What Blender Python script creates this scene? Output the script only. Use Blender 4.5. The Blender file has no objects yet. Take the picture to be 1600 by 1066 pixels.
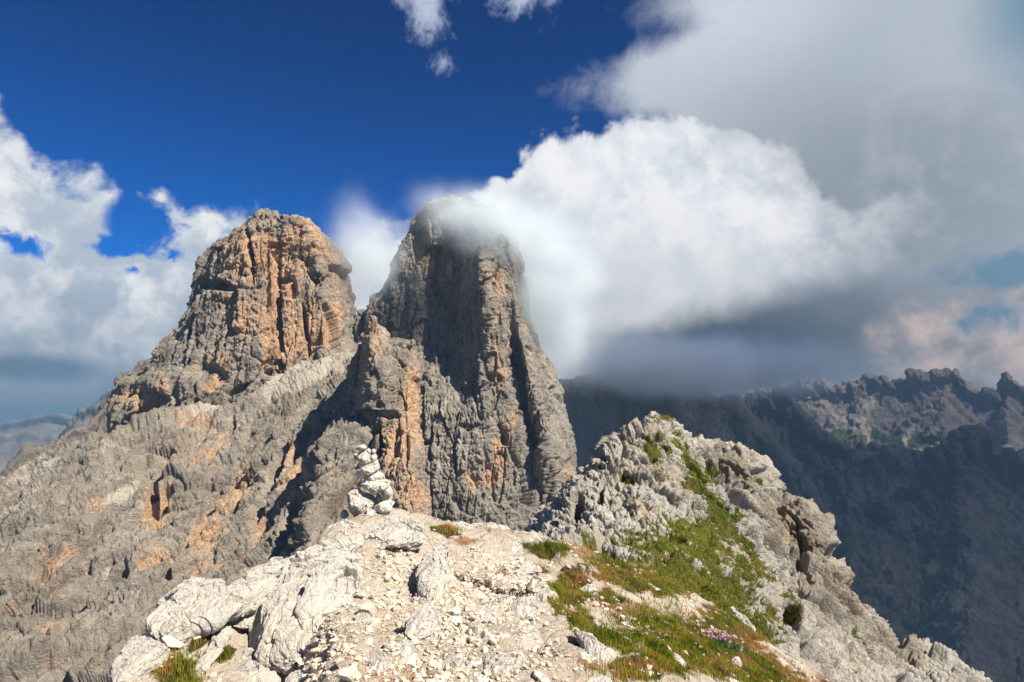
import bpy, math, random
import numpy as np
from mathutils import Vector
from mathutils.bvhtree import BVHTree

sc = bpy.context.scene
COL = sc.collection
R = math.radians

# ------------------------------------------------------------------ camera
PITCH = R(7.85)
FPX = 1067.0                      # focal length in photo pixels (1600 wide)
cam_d = bpy.data.cameras.new('camera')
cam_d.sensor_width = 36.0
cam_d.lens = 36.0 * FPX / 1600.0
cam_d.clip_start = 0.1
cam_d.clip_end = 60000
cam = bpy.data.objects.new('camera', cam_d)
COL.objects.link(cam)
cam.location = (0, 0, 0)
cam.rotation_euler = (R(90) + PITCH, 0, 0)
sc.camera = cam

EXPOSURE = 1.0
SKY_STRENGTH = 0.1
SUN_AZ, SUN_EL = 127.0, 46.0      # degrees clockwise from the view direction, degrees up
SUN_STRENGTH = 5.0
sc.view_settings.view_transform = 'Standard'
sc.view_settings.look = 'None'
sc.view_settings.exposure = EXPOSURE
sc.view_settings.gamma = 1
sc.view_settings.use_curve_mapping = False
sc.cycles.use_denoising = True
sc.cycles.max_bounces = 6
sc.cycles.diffuse_bounces = 3
sc.cycles.volume_bounces = 3
sc.cycles.volume_step_rate = 1.0
sc.cycles.volume_max_steps = 256


def lin(c):
    out = []
    for v in c:
        v = v / 255.0
        out.append(v / 12.92 if v <= 0.04045 else ((v + 0.055) / 1.055) ** 2.4)
    return tuple(out)


def ray(px, py):
    x = (np.asarray(px, float) - 800.0) / FPX
    y = (533.0 - np.asarray(py, float)) / FPX
    c, s = math.cos(PITCH), math.sin(PITCH)
    return x, c - s * y, s + c * y


def P(px, py, Y):
    X, F, Z = ray(px, py)
    return np.array([X / F * Y, Y + 0 * X, Z / F * Y])


def project(p):
    c, s = math.cos(PITCH), math.sin(PITCH)
    f = c * p[..., 1] + s * p[..., 2]
    u = -s * p[..., 1] + c * p[..., 2]
    f = np.where(f < 0.2, 0.2, f)
    return 800 + FPX * p[..., 0] / f, 533 - FPX * u / f


def azel(px, py):
    X, F, Z = ray(px, py)
    return math.atan2(X, F), math.atan2(Z, math.hypot(X, F))


# ------------------------------------------------------------------ node helper
class S:
    def __init__(s, nt, sock):
        s.nt, s.k = nt, sock

    def _m(s, op, *a, clamp=False):
        n = s.nt.nodes.new('ShaderNodeMath')
        n.operation = op
        n.use_clamp = clamp
        for i, v in enumerate((s,) + a):
            if isinstance(v, S):
                s.nt.links.new(v.k, n.inputs[i])
            else:
                n.inputs[i].default_value = float(v)
        return S(s.nt, n.outputs[0])

    def __add__(s, o): return s._m('ADD', o)
    __radd__ = __add__
    def __mul__(s, o): return s._m('MULTIPLY', o)
    __rmul__ = __mul__
    def __sub__(s, o): return s._m('SUBTRACT', o)
    def __rsub__(s, o): return (s * -1.0) + o
    def __truediv__(s, o): return s._m('DIVIDE', o)
    def max(s, o): return s._m('MAXIMUM', o)
    def min(s, o): return s._m('MINIMUM', o)
    def pow(s, o): return s._m('POWER', o)
    def smax(s, o, d): return s._m('SMOOTH_MAX', o, d)
    def clamp(s): return s._m('ADD', 0.0, clamp=True)
    def abs(s): return s._m('ABSOLUTE')

    def step(s, a, b, lo=0.0, hi=1.0):
        n = s.nt.nodes.new('ShaderNodeMapRange')
        n.interpolation_type = 'SMOOTHSTEP'
        s.nt.links.new(s.k, n.inputs['Value'])
        flip = a > b
        n.inputs['From Min'].default_value = min(a, b)
        n.inputs['From Max'].default_value = max(a, b)
        n.inputs['To Min'].default_value = hi if flip else lo
        n.inputs['To Max'].default_value = lo if flip else hi
        return S(s.nt, n.outputs['Result'])

    def curve(s, pts):
        pts = sorted(pts)
        x0, x1 = pts[0][0], pts[-1][0]
        y0 = min(p[1] for p in pts); y1 = max(p[1] for p in pts)
        if y1 - y0 < 1e-6: y1 = y0 + 1e-3
        t = s._m('SUBTRACT', x0)._m('DIVIDE', x1 - x0, clamp=True)
        n = s.nt.nodes.new('ShaderNodeFloatCurve')
        s.nt.links.new(t.k, n.inputs['Value'])
        c = n.mapping.curves[0]
        q = [((p[0] - x0) / (x1 - x0), (p[1] - y0) / (y1 - y0)) for p in pts]
        c.points[0].location = q[0]
        c.points[1].location = q[-1]
        for a in q[1:-1]:
            c.points.new(*a)
        for p_ in c.points:
            p_.handle_type = 'VECTOR'
        n.mapping.update()
        return S(s.nt, n.outputs[0]) * (y1 - y0) + y0


def nnode(nt, kind, **kw):
    n = nt.nodes.new(kind)
    for k, v in kw.items():
        setattr(n, k, v)
    return n


def vmul(nt, v, s):
    n = nnode(nt, 'ShaderNodeVectorMath', operation='MULTIPLY')
    nt.links.new(v, n.inputs[0])
    n.inputs[1].default_value = s if hasattr(s, '__len__') else (s, s, s)
    return n.outputs[0]


def vadd(nt, v, s):
    n = nnode(nt, 'ShaderNodeVectorMath', operation='ADD')
    nt.links.new(v, n.inputs[0])
    if hasattr(s, '__len__'):
        n.inputs[1].default_value = s
    else:
        nt.links.new(s, n.inputs[1])
    return n.outputs[0]


def noise(nt, v, scale, detail=6, rough=0.55, lac=2.0, dist=0.0, color=False):
    n = nt.nodes.new('ShaderNodeTexNoise')
    nt.links.new(v, n.inputs['Vector'])
    n.inputs['Scale'].default_value = scale
    n.inputs['Detail'].default_value = detail
    n.inputs['Roughness'].default_value = rough
    n.inputs['Lacunarity'].default_value = lac
    n.inputs['Distortion'].default_value = dist
    return n.outputs['Color'] if color else S(nt, n.outputs[0])


def mixc(nt, f, a, b, mode='MIX'):
    n = nnode(nt, 'ShaderNodeMix', data_type='RGBA', blend_type=mode)
    for key, v in (('Factor', f), ('A', a), ('B', b)):
        # RGBA sockets are the ones typed that way
        ins = [i for i in n.inputs if i.name == key and i.enabled]
        i = ins[0]
        if isinstance(v, S): nt.links.new(v.k, i)
        elif isinstance(v, bpy.types.NodeSocket): nt.links.new(v, i)
        elif hasattr(v, '__len__'): i.default_value = tuple(v)[:3] + (1,)
        else: i.default_value = v
    return [o for o in n.outputs if o.enabled][0]


# ------------------------------------------------------------------ world: sky and far clouds
def build_world():
    w = bpy.data.worlds.new('World')
    sc.world = w
    w.use_nodes = True
    nt = w.node_tree
    nt.nodes.clear()
    out = nt.nodes.new('ShaderNodeOutputWorld')
    bg = nt.nodes.new('ShaderNodeBackground')
    bg.inputs['Strength'].default_value = SKY_STRENGTH
    nt.links.new(bg.outputs[0], out.inputs['Surface'])
    sky = nnode(nt, 'ShaderNodeTexSky', sky_type='NISHITA')
    sky.sun_disc = False
    sky.sun_elevation = R(SUN_EL)
    sky.sun_rotation = R(SUN_AZ)
    sky.altitude = 2300
    sky.air_density = 1.0
    sky.dust_density = 0.3
    sky.ozone_density = 3.0
    K = 1.0 / (SKY_STRENGTH * 2 ** EXPOSURE)

    def C(r, g, b, k=1.0):
        return tuple(v * K * k for v in lin((r, g, b)))

    tc = nt.nodes.new('ShaderNodeTexCoord')
    d = tc.outputs['Generated']
    sep = nt.nodes.new('ShaderNodeSeparateXYZ')
    nt.links.new(d, sep.inputs[0])
    X, Y, Z = (S(nt, sep.outputs[i]) for i in range(3))
    a = X._m('ARCTAN2', Y)
    e = Z._m('ARCSINE')

    # slightly polarised, deep mountain blue
    tint = mixc(nt, 1.0, sky.outputs[0], (0.0, 0.30, 0.70), 'MULTIPLY')
    hi = mixc(nt, e.step(0.12, 0.62), (1.0, 1.0, 1.0), (0.40, 0.42, 0.48))
    col = mixc(nt, 1.0, tint, hi, 'MULTIPLY')

    def top(pts):     # curve elevation(azimuth)
        return a.curve([azel(*p) for p in pts])

    def side(pts):    # curve azimuth(elevation)
        return e.curve([(azel(*p)[1], azel(*p)[0]) for p in pts])

    def blob(px, py, rx, ry):
        a0, e0 = azel(px, py)
        ra, re = rx / FPX, ry / FPX
        q = (((a - a0) / ra).pow(2.0) + ((e - e0) / re).pow(2.0)).pow(0.5)
        return 1.0 - q

    warp = noise(nt, d, 9.0, 4, 0.6, color=True)
    dw = vadd(nt, d, vmul(nt, vadd(nt, warp, (-.5, -.5, -.5)), 0.06))
    L = (0.035, -0.01, 0.045)                    # towards the light
    n1 = noise(nt, dw, 7.0, 8, 0.60)
    n1l = noise(nt, vadd(nt, dw, L), 7.0, 8, 0.60)
    n2 = noise(nt, dw, 17.0, 8, 0.58)
    n2l = noise(nt, vadd(nt, dw, tuple(v * .5 for v in L)), 17.0, 8, 0.58)
    nf = noise(nt, d, 3.2, 5, 0.5)
    relief = (n1 - n1l) * 1.3 + (n2 - n2l) * 1.4      # > 0 on the lit flanks
    fluff = (n1 - 0.5) * 0.20 + (n2 - 0.5) * 0.09

    vo = nnode(nt, 'ShaderNodeTexVoronoi', feature='F1')
    nt.links.new(vadd(nt, d, vmul(nt, vadd(nt, warp, (-.5, -.5, -.5)), 0.05)), vo.inputs['Vector'])
    vo.inputs['Scale'].default_value = 17.0
    vo.inputs['Detail'].default_value = 2.0
    vo.inputs['Roughness'].default_value = 0.5
    pf1 = 0.5 - S(nt, vo.outputs['Distance'])

    # --- wisps at the top
    wn = noise(nt, vmul(nt, dw, (1.0, 1.0, 0.6)), 13.0, 9, 0.66)
    wf = blob(672, 28, 75, 60).max(blob(800, -5, 95, 45)).max(blob(695, 100, 40, 32)).max(blob(650, -10, 80, 40))
    wf = wf.max(blob(745, 75, 40, 45) - 0.45)
    wm = (wf * 0.8 + (wn - 0.5) * 4.2 - 0.30).step(0.0, 0.95) * wf.step(-0.5, 0.45)
    col = mixc(nt, wm * 0.85, col, C(205, 214, 236))

    # --- grey high bank, upper right
    left = side([(1010, -60), (978, 0), (975, 25), (1002, 55), (950, 82), (905, 105), (885, 140), (900, 172),
                 (960, 190), (960, 300), (880, 420), (700, 620), (600, 760)])
    vf = (a - left) + fluff * 1.15 + (wn - 0.5) * 0.12
    vm = vf.step(-0.03, 0.13) * a.step(1.25, 0.85)
    g = blob(1360, 330, 420, 330).step(-0.2, 0.9)
    vcol = mixc(nt, g, C(206, 213, 223), C(153, 162, 171))
    vcol = mixc(nt, blob(1430, 40, 330, 130).step(0, 1) * 0.6, vcol, C(185, 197, 204))
    vcol = mixc(nt, blob(1150, 25, 220, 110).step(0, 1) * 0.75, vcol, C(218, 222, 232))
    vcol = mixc(nt, (nf * 0.5 + n1 * 0.5 + relief * .3).step(0.40, 0.66) * 0.45, vcol, C(198, 203, 212))
    vcol = mixc(nt, blob(1640, -10, 120, 150).step(0, 1) * 0.8, vcol, C(70, 130, 160))
    col = mixc(nt, vm * 0.97, col, vcol)

    # --- dark base of the bank low over the right hand range
    df = blob(1060, 560, 420, 150) + (n1 - 0.5) * 0.6
    col = mixc(nt, df.step(-0.05, 0.75) * vm, col, C(66, 86, 101))
    df2 = blob(1230, 500, 330, 110) + (n1 - 0.5) * 0.5
    col = mixc(nt, df2.step(0.0, 0.8) * 0.5, col, C(98, 112, 124))

    # --- pinkish cumulus low at the far right
    pf = blob(1545, 565, 150, 75).max(blob(1480, 520, 110, 60)).max(blob(1600, 520, 80, 40)).max(blob(1580, 460, 120, 26) - 0.1)
    pm = (pf + (n1 - 0.5) * 0.9 + (n2 - .5) * .5).step(0.0, 0.5)
    pcol = mixc(nt, (relief + 0.5).step(0.2, 0.95), C(158, 160, 166), C(238, 216, 205))
    bl = (blob(1580, 488, 90, 34).max(blob(1580, 430, 100, 34)) + (n2 - 0.5) * 3.0 + (n1 - .5) * 2.0).step(0.1, 0.9)
    col = mixc(nt, bl * 0.75, col, C(96, 142, 172))
    col = mixc(nt, pm * 0.9 * (1.0 - bl), col, pcol)
    gap = (blob(1270, 600, 60, 12).max(blob(1330, 602, 50, 13)) + (n2 - .5) * 3.0 + (n1 - .5) * 2.0).step(0, 0.9)
    col = mixc(nt, gap * 0.7, col, C(205, 196, 190))

    # --- big bright cumulus behind the middle tower
    ct = top([(430, 420), (560, 372), (640, 345), (700, 316), (725, 298), (770, 276), (800, 252), (825, 218), (852, 197),
              (885, 184), (925, 184), (960, 160), (1000, 150), (1045, 155), (1095, 166), (1150, 176), (1200, 200),
              (1260, 235), (1330, 290)])
    cf = (ct - e) + (n2 - 0.5) * 0.06 + (n1 - 0.5) * 0.05 + pf1 * 0.035
    cm = cf.step(-0.002, 0.017)
    right = side([(1150, 120), (1200, 190), (1290, 250), (1335, 310), (1320, 370), (1260, 430), (1140, 480), (1000, 525),
                  (945, 580), (915, 630), (890, 700)])
    rf = (right - a) + (n1 - 0.5) * 0.30 + (nf - 0.5) * 0.12
    cm = cm * rf.step(-0.10, 0.13)
    cw = mixc(nt, (relief * 0.9 + pf1 * 0.25 + 0.5).step(0.05, 0.72), C(219, 224, 234), C(252, 252, 253))
    cw = mixc(nt, ((ct - e) + (n1 - .5) * .14).step(0.10, 0.32) * 0.75, cw, C(228, 229, 232))
    cw = mixc(nt, blob(900, 470, 160, 120).step(0, 0.9) * 0.55, cw, C(206, 210, 211))
    col = mixc(nt, cm, col, cw)

    # --- cumulus bank on the left
    lt = top([(-400, 60), (-60, 90), (0, 122), (35, 150), (60, 212), (110, 236), (150, 238), (182, 265), (206, 312), (215, 292),
              (252, 280), (292, 302), (320, 290), (345, 314), (402, 306), (432, 326), (470, 350), (520, 395), (560, 330),
              (600, 318), (650, 312), (700, 320)])
    lf = (lt - e) + fluff * 0.7 + pf1 * 0.03 - 0.004
    hole = blob(232, 350, 42, 48).max(blob(200, 392, 95, 18) - 0.1).max(blob(20, 388, 60, 22)).max(blob(110, 305, 60, 26) - 0.75)
    hole = hole.max(blob(215, 425, 26, 16) - 0.2)
    hm = (hole * 0.9 + (n2 - 0.5) * 3.6 + (n1 - 0.5) * 2.4 + 0.08).step(0.12, 0.75) * hole.step(-0.7, 0.0)
    lm = lf.step(0.0, 0.028) * (1.0 - hm)
    lc = mixc(nt, (relief * 1.0 + pf1 * 0.2 + 0.5).step(0.12, 0.82), C(188, 200, 215), C(252, 252, 252))
    low = (e + (n1 - 0.5) * 0.22 + (nf - .5) * 0.2)
    e1 = azel(100, 470)[1]; e2 = azel(100, 640)[1]
    lc = mixc(nt, low.step(e1 + 0.06, e2) * 0.8, lc, C(134, 150, 168))
    lc = mixc(nt, (blob(40, 575, 130, 26) + (n2 - .5) * .6).step(0, 0.8) * 0.8, lc, C(84, 112, 140))
    lc = mixc(nt, (blob(60, 618, 120, 22) + (n2 - .5) * .8).step(0, 0.9) * 0.5, lc, C(186, 184, 188))
    lmask = a.step(azel(700, 400)[0], azel(540, 400)[0]) * a.step(-1.3, -0.9)
    col = mixc(nt, lm * lmask, col, lc)

    # --- haze low over the horizon
    hz = (e * -1.0).step(-0.09, 0.02)
    col = mixc(nt, hz * 0.85, col, C(84, 106, 128))
    nt.links.new(col, bg.inputs['Color'])


build_world()

# ------------------------------------------------------------------ sun
sd = bpy.data.lights.new('sun', 'SUN')
sd.energy = SUN_STRENGTH
sd.angle = R(0.5)
sd.color = (1.0, 0.92, 0.79)
sun = bpy.data.objects.new('sun', sd)
COL.objects.link(sun)
SUNV = Vector((math.sin(R(SUN_AZ)) * math.cos(R(SUN_EL)), math.cos(R(SUN_AZ)) * math.cos(R(SUN_EL)), math.sin(R(SUN_EL))))
sun.rotation_euler = SUNV.to_track_quat('Z', 'Y').to_euler()
sun.location = (200, -200, 400)

# ------------------------------------------------------------------ numpy noise
_rng = np.random.RandomState(7)
_perm = _rng.permutation(4096).astype(np.int64)
_grad = _rng.normal(size=(4096, 3)); _grad /= np.linalg.norm(_grad, axis=1)[:, None]
_cell = _rng.rand(4096, 7)


def _h(i, j, k):
    return _perm[(i + _perm[(j + _perm[k & 4095]) & 4095]) & 4095]


def perlin(p, seed=0):
    p = p + seed * 17.31
    f = np.floor(p); t = p - f; i = f.astype(np.int64)
    u = t * t * t * (t * (t * 6 - 15) + 10)
    r = 0
    for a in (0, 1):
        for b in (0, 1):
            for c in (0, 1):
                g = _grad[_h(i[:, 0] + a, i[:, 1] + b, i[:, 2] + c)]
                d = (g * (t - np.array([a, b, c]))).sum(1)
                w = (u[:, 0] if a else 1 - u[:, 0]) * (u[:, 1] if b else 1 - u[:, 1]) * (u[:, 2] if c else 1 - u[:, 2])
                r = r + w * d
    return r * 1.5


def fbm(p, oct=5, rough=0.5, seed=0, ridged=False):
    r = 0; a = 1.0; s = 0
    for o in range(oct):
        n = perlin(p * (2.03 ** o), seed + o * 3)
        if ridged: n = 0.5 - np.abs(n) * 1.6
        r = r + a * n; s += a; a *= rough
    return r / s


def worley(p, seed=0):
    """F1, F2 - F1, a random value per cell and a random tilt evaluated at the point"""
    p = p + seed * 11.7
    f = np.floor(p).astype(np.int64); t = p - f
    n = len(p)
    d1 = np.full(n, 9.0); d2 = np.full(n, 9.0); val = np.zeros(n); til = np.zeros(n)
    for a in (-1, 0, 1):
        for b in (-1, 0, 1):
            for c in (-1, 0, 1):
                h = _h(f[:, 0] + a, f[:, 1] + b, f[:, 2] + c)
                r = _cell[h]
                dv = r[:, :3] * 0.9 + np.array([a, b, c]) + 0.05 - t
                d = (dv * dv).sum(1)
                nearer = d < d1
                d2 = np.where(nearer, d1, np.minimum(d2, d))
                d1 = np.where(nearer, d, d1)
                val = np.where(nearer, r[:, 3], val)
                tl = -(dv * (r[:, 4:7] - 0.5)).sum(1)
                til = np.where(nearer, tl, til)
    d1 = np.sqrt(d1); d2 = np.sqrt(d2)
    return d1, d2 - d1, val, til


def sstep(a, b, x):
    t = np.clip((x - a) / (b - a), 0, 1)
    return t * t * (3 - 2 * t)


def rot_to(v):
    """rows: an orthonormal frame whose third axis is v"""
    v = np.asarray(v, float); v /= np.linalg.norm(v)
    h = np.array([0, 1, 0.]) if abs(v[1]) < 0.9 else np.array([1, 0, 0.])
    x = np.cross(h, v); x /= np.linalg.norm(x)
    return np.stack([x, np.cross(v, x), v])


def rock_disp(p, size, amp, seed=0, along=(0, 0, 1), stretch=2.5, levels=3, crack=0.5, rough=0.42, fb=0.5):
    """blocky, cracked relief: facets stretched along one direction"""
    M = rot_to(along)
    q0 = p @ M.T
    q0 = q0 * np.array([1, 1, 1.0 / stretch]) / size
    q0 = q0 + 0.16 * np.stack([fbm(q0 * 1.3, 3, 0.5, seed + 40 + i) for i in range(3)], 1)
    r = 0; a = amp; q = q0
    for l in range(levels):
        d1, dd, val, til = worley(q, seed + l * 5)
        r = r + a * ((val - 0.5) * 0.8 + til * 2.0 - crack * np.exp(-dd / 0.05))
        a *= rough; q = q * 2.35
    r = r + amp * 0.55 * fb * fbm(q0 * 0.8, 8, 0.55, seed + 3, ridged=True)
    return r


# ------------------------------------------------------------------ lofted sheets
def crom(A, t):
    """uniform Catmull-Rom through A (n, ...) at parameters t in 0..n-1"""
    n = len(A)
    i = np.clip(np.floor(t).astype(int), 0, n - 2); u = t - i
    u = u.reshape((-1,) + (1,) * (A.ndim - 1))
    p0 = np.where((i == 0).reshape(u.shape), 2 * A[0] - A[1], A[np.maximum(i - 1, 0)])
    p1 = A[i]; p2 = A[i + 1]
    p3 = np.where((i == n - 2).reshape(u.shape), 2 * A[-1] - A[-2], A[np.minimum(i + 2, n - 1)])
    return 0.5 * (2 * p1 + (p2 - p0) * u + (2 * p0 - 5 * p1 + 4 * p2 - p3) * u ** 2 + (3 * p1 - p0 - 3 * p2 + p3) * u ** 3)


def even(L, n):
    c = np.concatenate([[0], np.cumsum(np.maximum(L, 1e-6))])
    return np.interp(np.linspace(0, c[-1], n), c, np.arange(len(c)))


def loft(rows, nu, nv, wu=None, wv=None, lin_u=0.0):
    """rows (nr, nc, 3) in world space -> grid (nv, nu, 3), spaced evenly as seen from the viewpoint"""
    rows = np.asarray(rows, float)
    px, py = project(rows)
    px = np.clip(px, -500, 2100); py = np.clip(py, -300, 1600)
    yy = np.clip(np.abs(rows[..., 1]), 3.0, None)
    eu = np.linalg.norm(np.diff(rows, axis=1), axis=2) / yy[:, 1:] * FPX
    ev = np.linalg.norm(np.diff(rows, axis=0), axis=2) / yy[1:] * FPX
    du = (np.hypot(np.diff(px, axis=1), np.diff(py, axis=1)) + 0.3 * np.minimum(eu, 600)).mean(0)
    dv = (np.hypot(np.diff(px, axis=0), np.diff(py, axis=0)) + 0.3 * np.minimum(ev, 600)).mean(1)
    if wu is not None: du = du * np.asarray(wu)
    if wv is not None: dv = dv * np.asarray(wv)
    g = crom(rows, even(dv, nv))
    return crom(g.transpose(1, 0, 2), even(du, nu)).transpose(1, 0, 2)


def grid_normals(g):
    a = np.gradient(g, axis=1); b = np.gradient(g, axis=0)
    n = np.cross(a, b)
    return n / np.maximum(np.linalg.norm(n, axis=2, keepdims=True), 1e-9)


def smooth_grid(n, k=6):
    for _ in range(k):
        m = n.copy()
        m[1:-1] += n[2:] + n[:-2]
        m[:, 1:-1] += n[:, 2:] + n[:, :-2]
        n = m / np.linalg.norm(m, axis=2, keepdims=True)
    return n


def mesh_from(name, v, faces, mat, attrs=None, smooth=False):
    me = bpy.data.meshes.new(name)
    v = np.asarray(v, np.float32); faces = np.asarray(faces, np.int32)
    k = faces.shape[1]
    me.vertices.add(len(v)); me.vertices.foreach_set('co', v.ravel())
    me.loops.add(faces.size); me.loops.foreach_set('vertex_index', faces.ravel())
    me.polygons.add(len(faces))
    me.polygons.foreach_set('loop_start', np.arange(0, faces.size, k, dtype=np.int32))
    me.polygons.foreach_set('use_smooth', np.full(len(faces), smooth))
    me.update(calc_edges=True)
    for nm, arr in (attrs or {}).items():
        at = me.attributes.new(nm, 'FLOAT', 'POINT')
        at.data.foreach_set('value', np.asarray(arr, np.float32).ravel())
    if mat: me.materials.append(mat)
    return me


def link(name, me, kind=None, label=None, cat=None, group=None, parent=None, loc=None):
    o = bpy.data.objects.new(name, me)
    COL.objects.link(o)
    if loc is not None: o.location = loc
    if parent: o.parent = parent
    if kind: o['kind'] = kind
    if label: o['label'] = label
    if cat: o['category'] = cat
    if group: o['group'] = group
    return o


def grid_faces(nv, nu):
    i = np.arange(nv - 1)[:, None] * nu + np.arange(nu - 1)[None]
    return np.stack([i, i + 1, i + nu + 1, i + nu], -1).reshape(-1, 4)


def blobs(px, py, items):
    """soft union of ellipses given in photo pixels: (x, y, rx, ry, weight[, angle])"""
    r = np.zeros_like(px)
    for it in items:
        x, y, rx, ry, w = it[:5]
        an = R(it[5]) if len(it) > 5 else 0.0
        dx, dy = px - x, py - y
        u = (dx * math.cos(an) + dy * math.sin(an)) / rx
        v = (-dx * math.sin(an) + dy * math.cos(an)) / ry
        r = np.maximum(r, w * np.clip(1.3 - np.sqrt(u * u + v * v), 0, 1))
    return r


def joints(p, along, width, length, depth, seed, thin=0.035):
    """long narrow cracks running along one direction"""
    q = p @ rot_to(along).T / np.array([width, width, length])
    q = q + 0.05 * np.stack([fbm(q * 6.0, 3, .5, seed + 50 + i) for i in range(3)], 1)
    n = perlin(q, seed)
    here = sstep(-.25, .15, perlin(q * np.array([.7, .7, 2.2]), seed + 9))
    return -depth * np.exp(-(n / thin) ** 2) * here + depth * .5 * np.sign(n) * np.exp(-np.abs(n) / (thin * 5)) * here


def carve(p, items):
    """hollows cut into a face: (x, y, rx, ry, depth in metres[, angle])"""
    px, py = project(p)
    r = np.zeros(len(px))
    wob = 0.35 * fbm(p / 4.0, 4, .6, 15)
    for it in items:
        an = R(it[5]) if len(it) > 5 else 0.0
        dx, dy = px - it[0], py - it[1]
        u = (dx * math.cos(an) + dy * math.sin(an)) / it[2]
        v = (-dx * math.sin(an) + dy * math.cos(an)) / it[3]
        r = np.minimum(r, -it[4] * sstep(1.15, 0.75, np.sqrt(u * u + v * v) + wob))
    return r


def rock_sheet(name, rows, nu, nv, mat, disp, out_ref=None, attrs=None, wu=None, wv=None, micro=None, **tags):
    g = loft(rows, nu, nv, wu, wv)
    n = smooth_grid(grid_normals(g))
    flat = g.reshape(-1, 3)
    if out_ref is not None:                       # outward from an axis
        c = np.asarray(out_ref(flat))
        s = np.sign(((flat - c) * n.reshape(-1, 3)).sum(1).mean())
    else:
        s = np.sign((-(flat) * n.reshape(-1, 3)).sum(1).mean())
    n = n * s
    d = disp(flat)
    d = d - d.mean()
    dg = d.reshape(nv, nu)
    for _ in range(1):
        e_ = np.pad(dg, 1, mode='edge')
        dg = 0.5 * dg + 0.125 * (e_[2:, 1:-1] + e_[:-2, 1:-1] + e_[1:-1, 2:] + e_[1:-1, :-2])
    d = dg.ravel()
    if micro:                                     # pits and sharp little edges, near the grid's own size
        for k_, (ms, ma) in enumerate(micro):
            w1, w2, vv_, tl_ = worley(flat / ms, 60 + k_)
            d = d + ma * ((vv_ - 0.5) * 1.0 + tl_ * 1.6 - 0.8 * np.exp(-w2 / 0.10))
    v = flat + n.reshape(-1, 3) * d[:, None]
    px, py = project(flat)
    at = attrs(flat, px, py, d, n.reshape(-1, 3)) if attrs else {}
    f = grid_faces(nv, nu)
    if s < 0: f = f[:, ::-1]
    me = mesh_from(name, v, f, mat, at, smooth=True)
    o = link(name, me, **tags)
    return o, v, f


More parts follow.
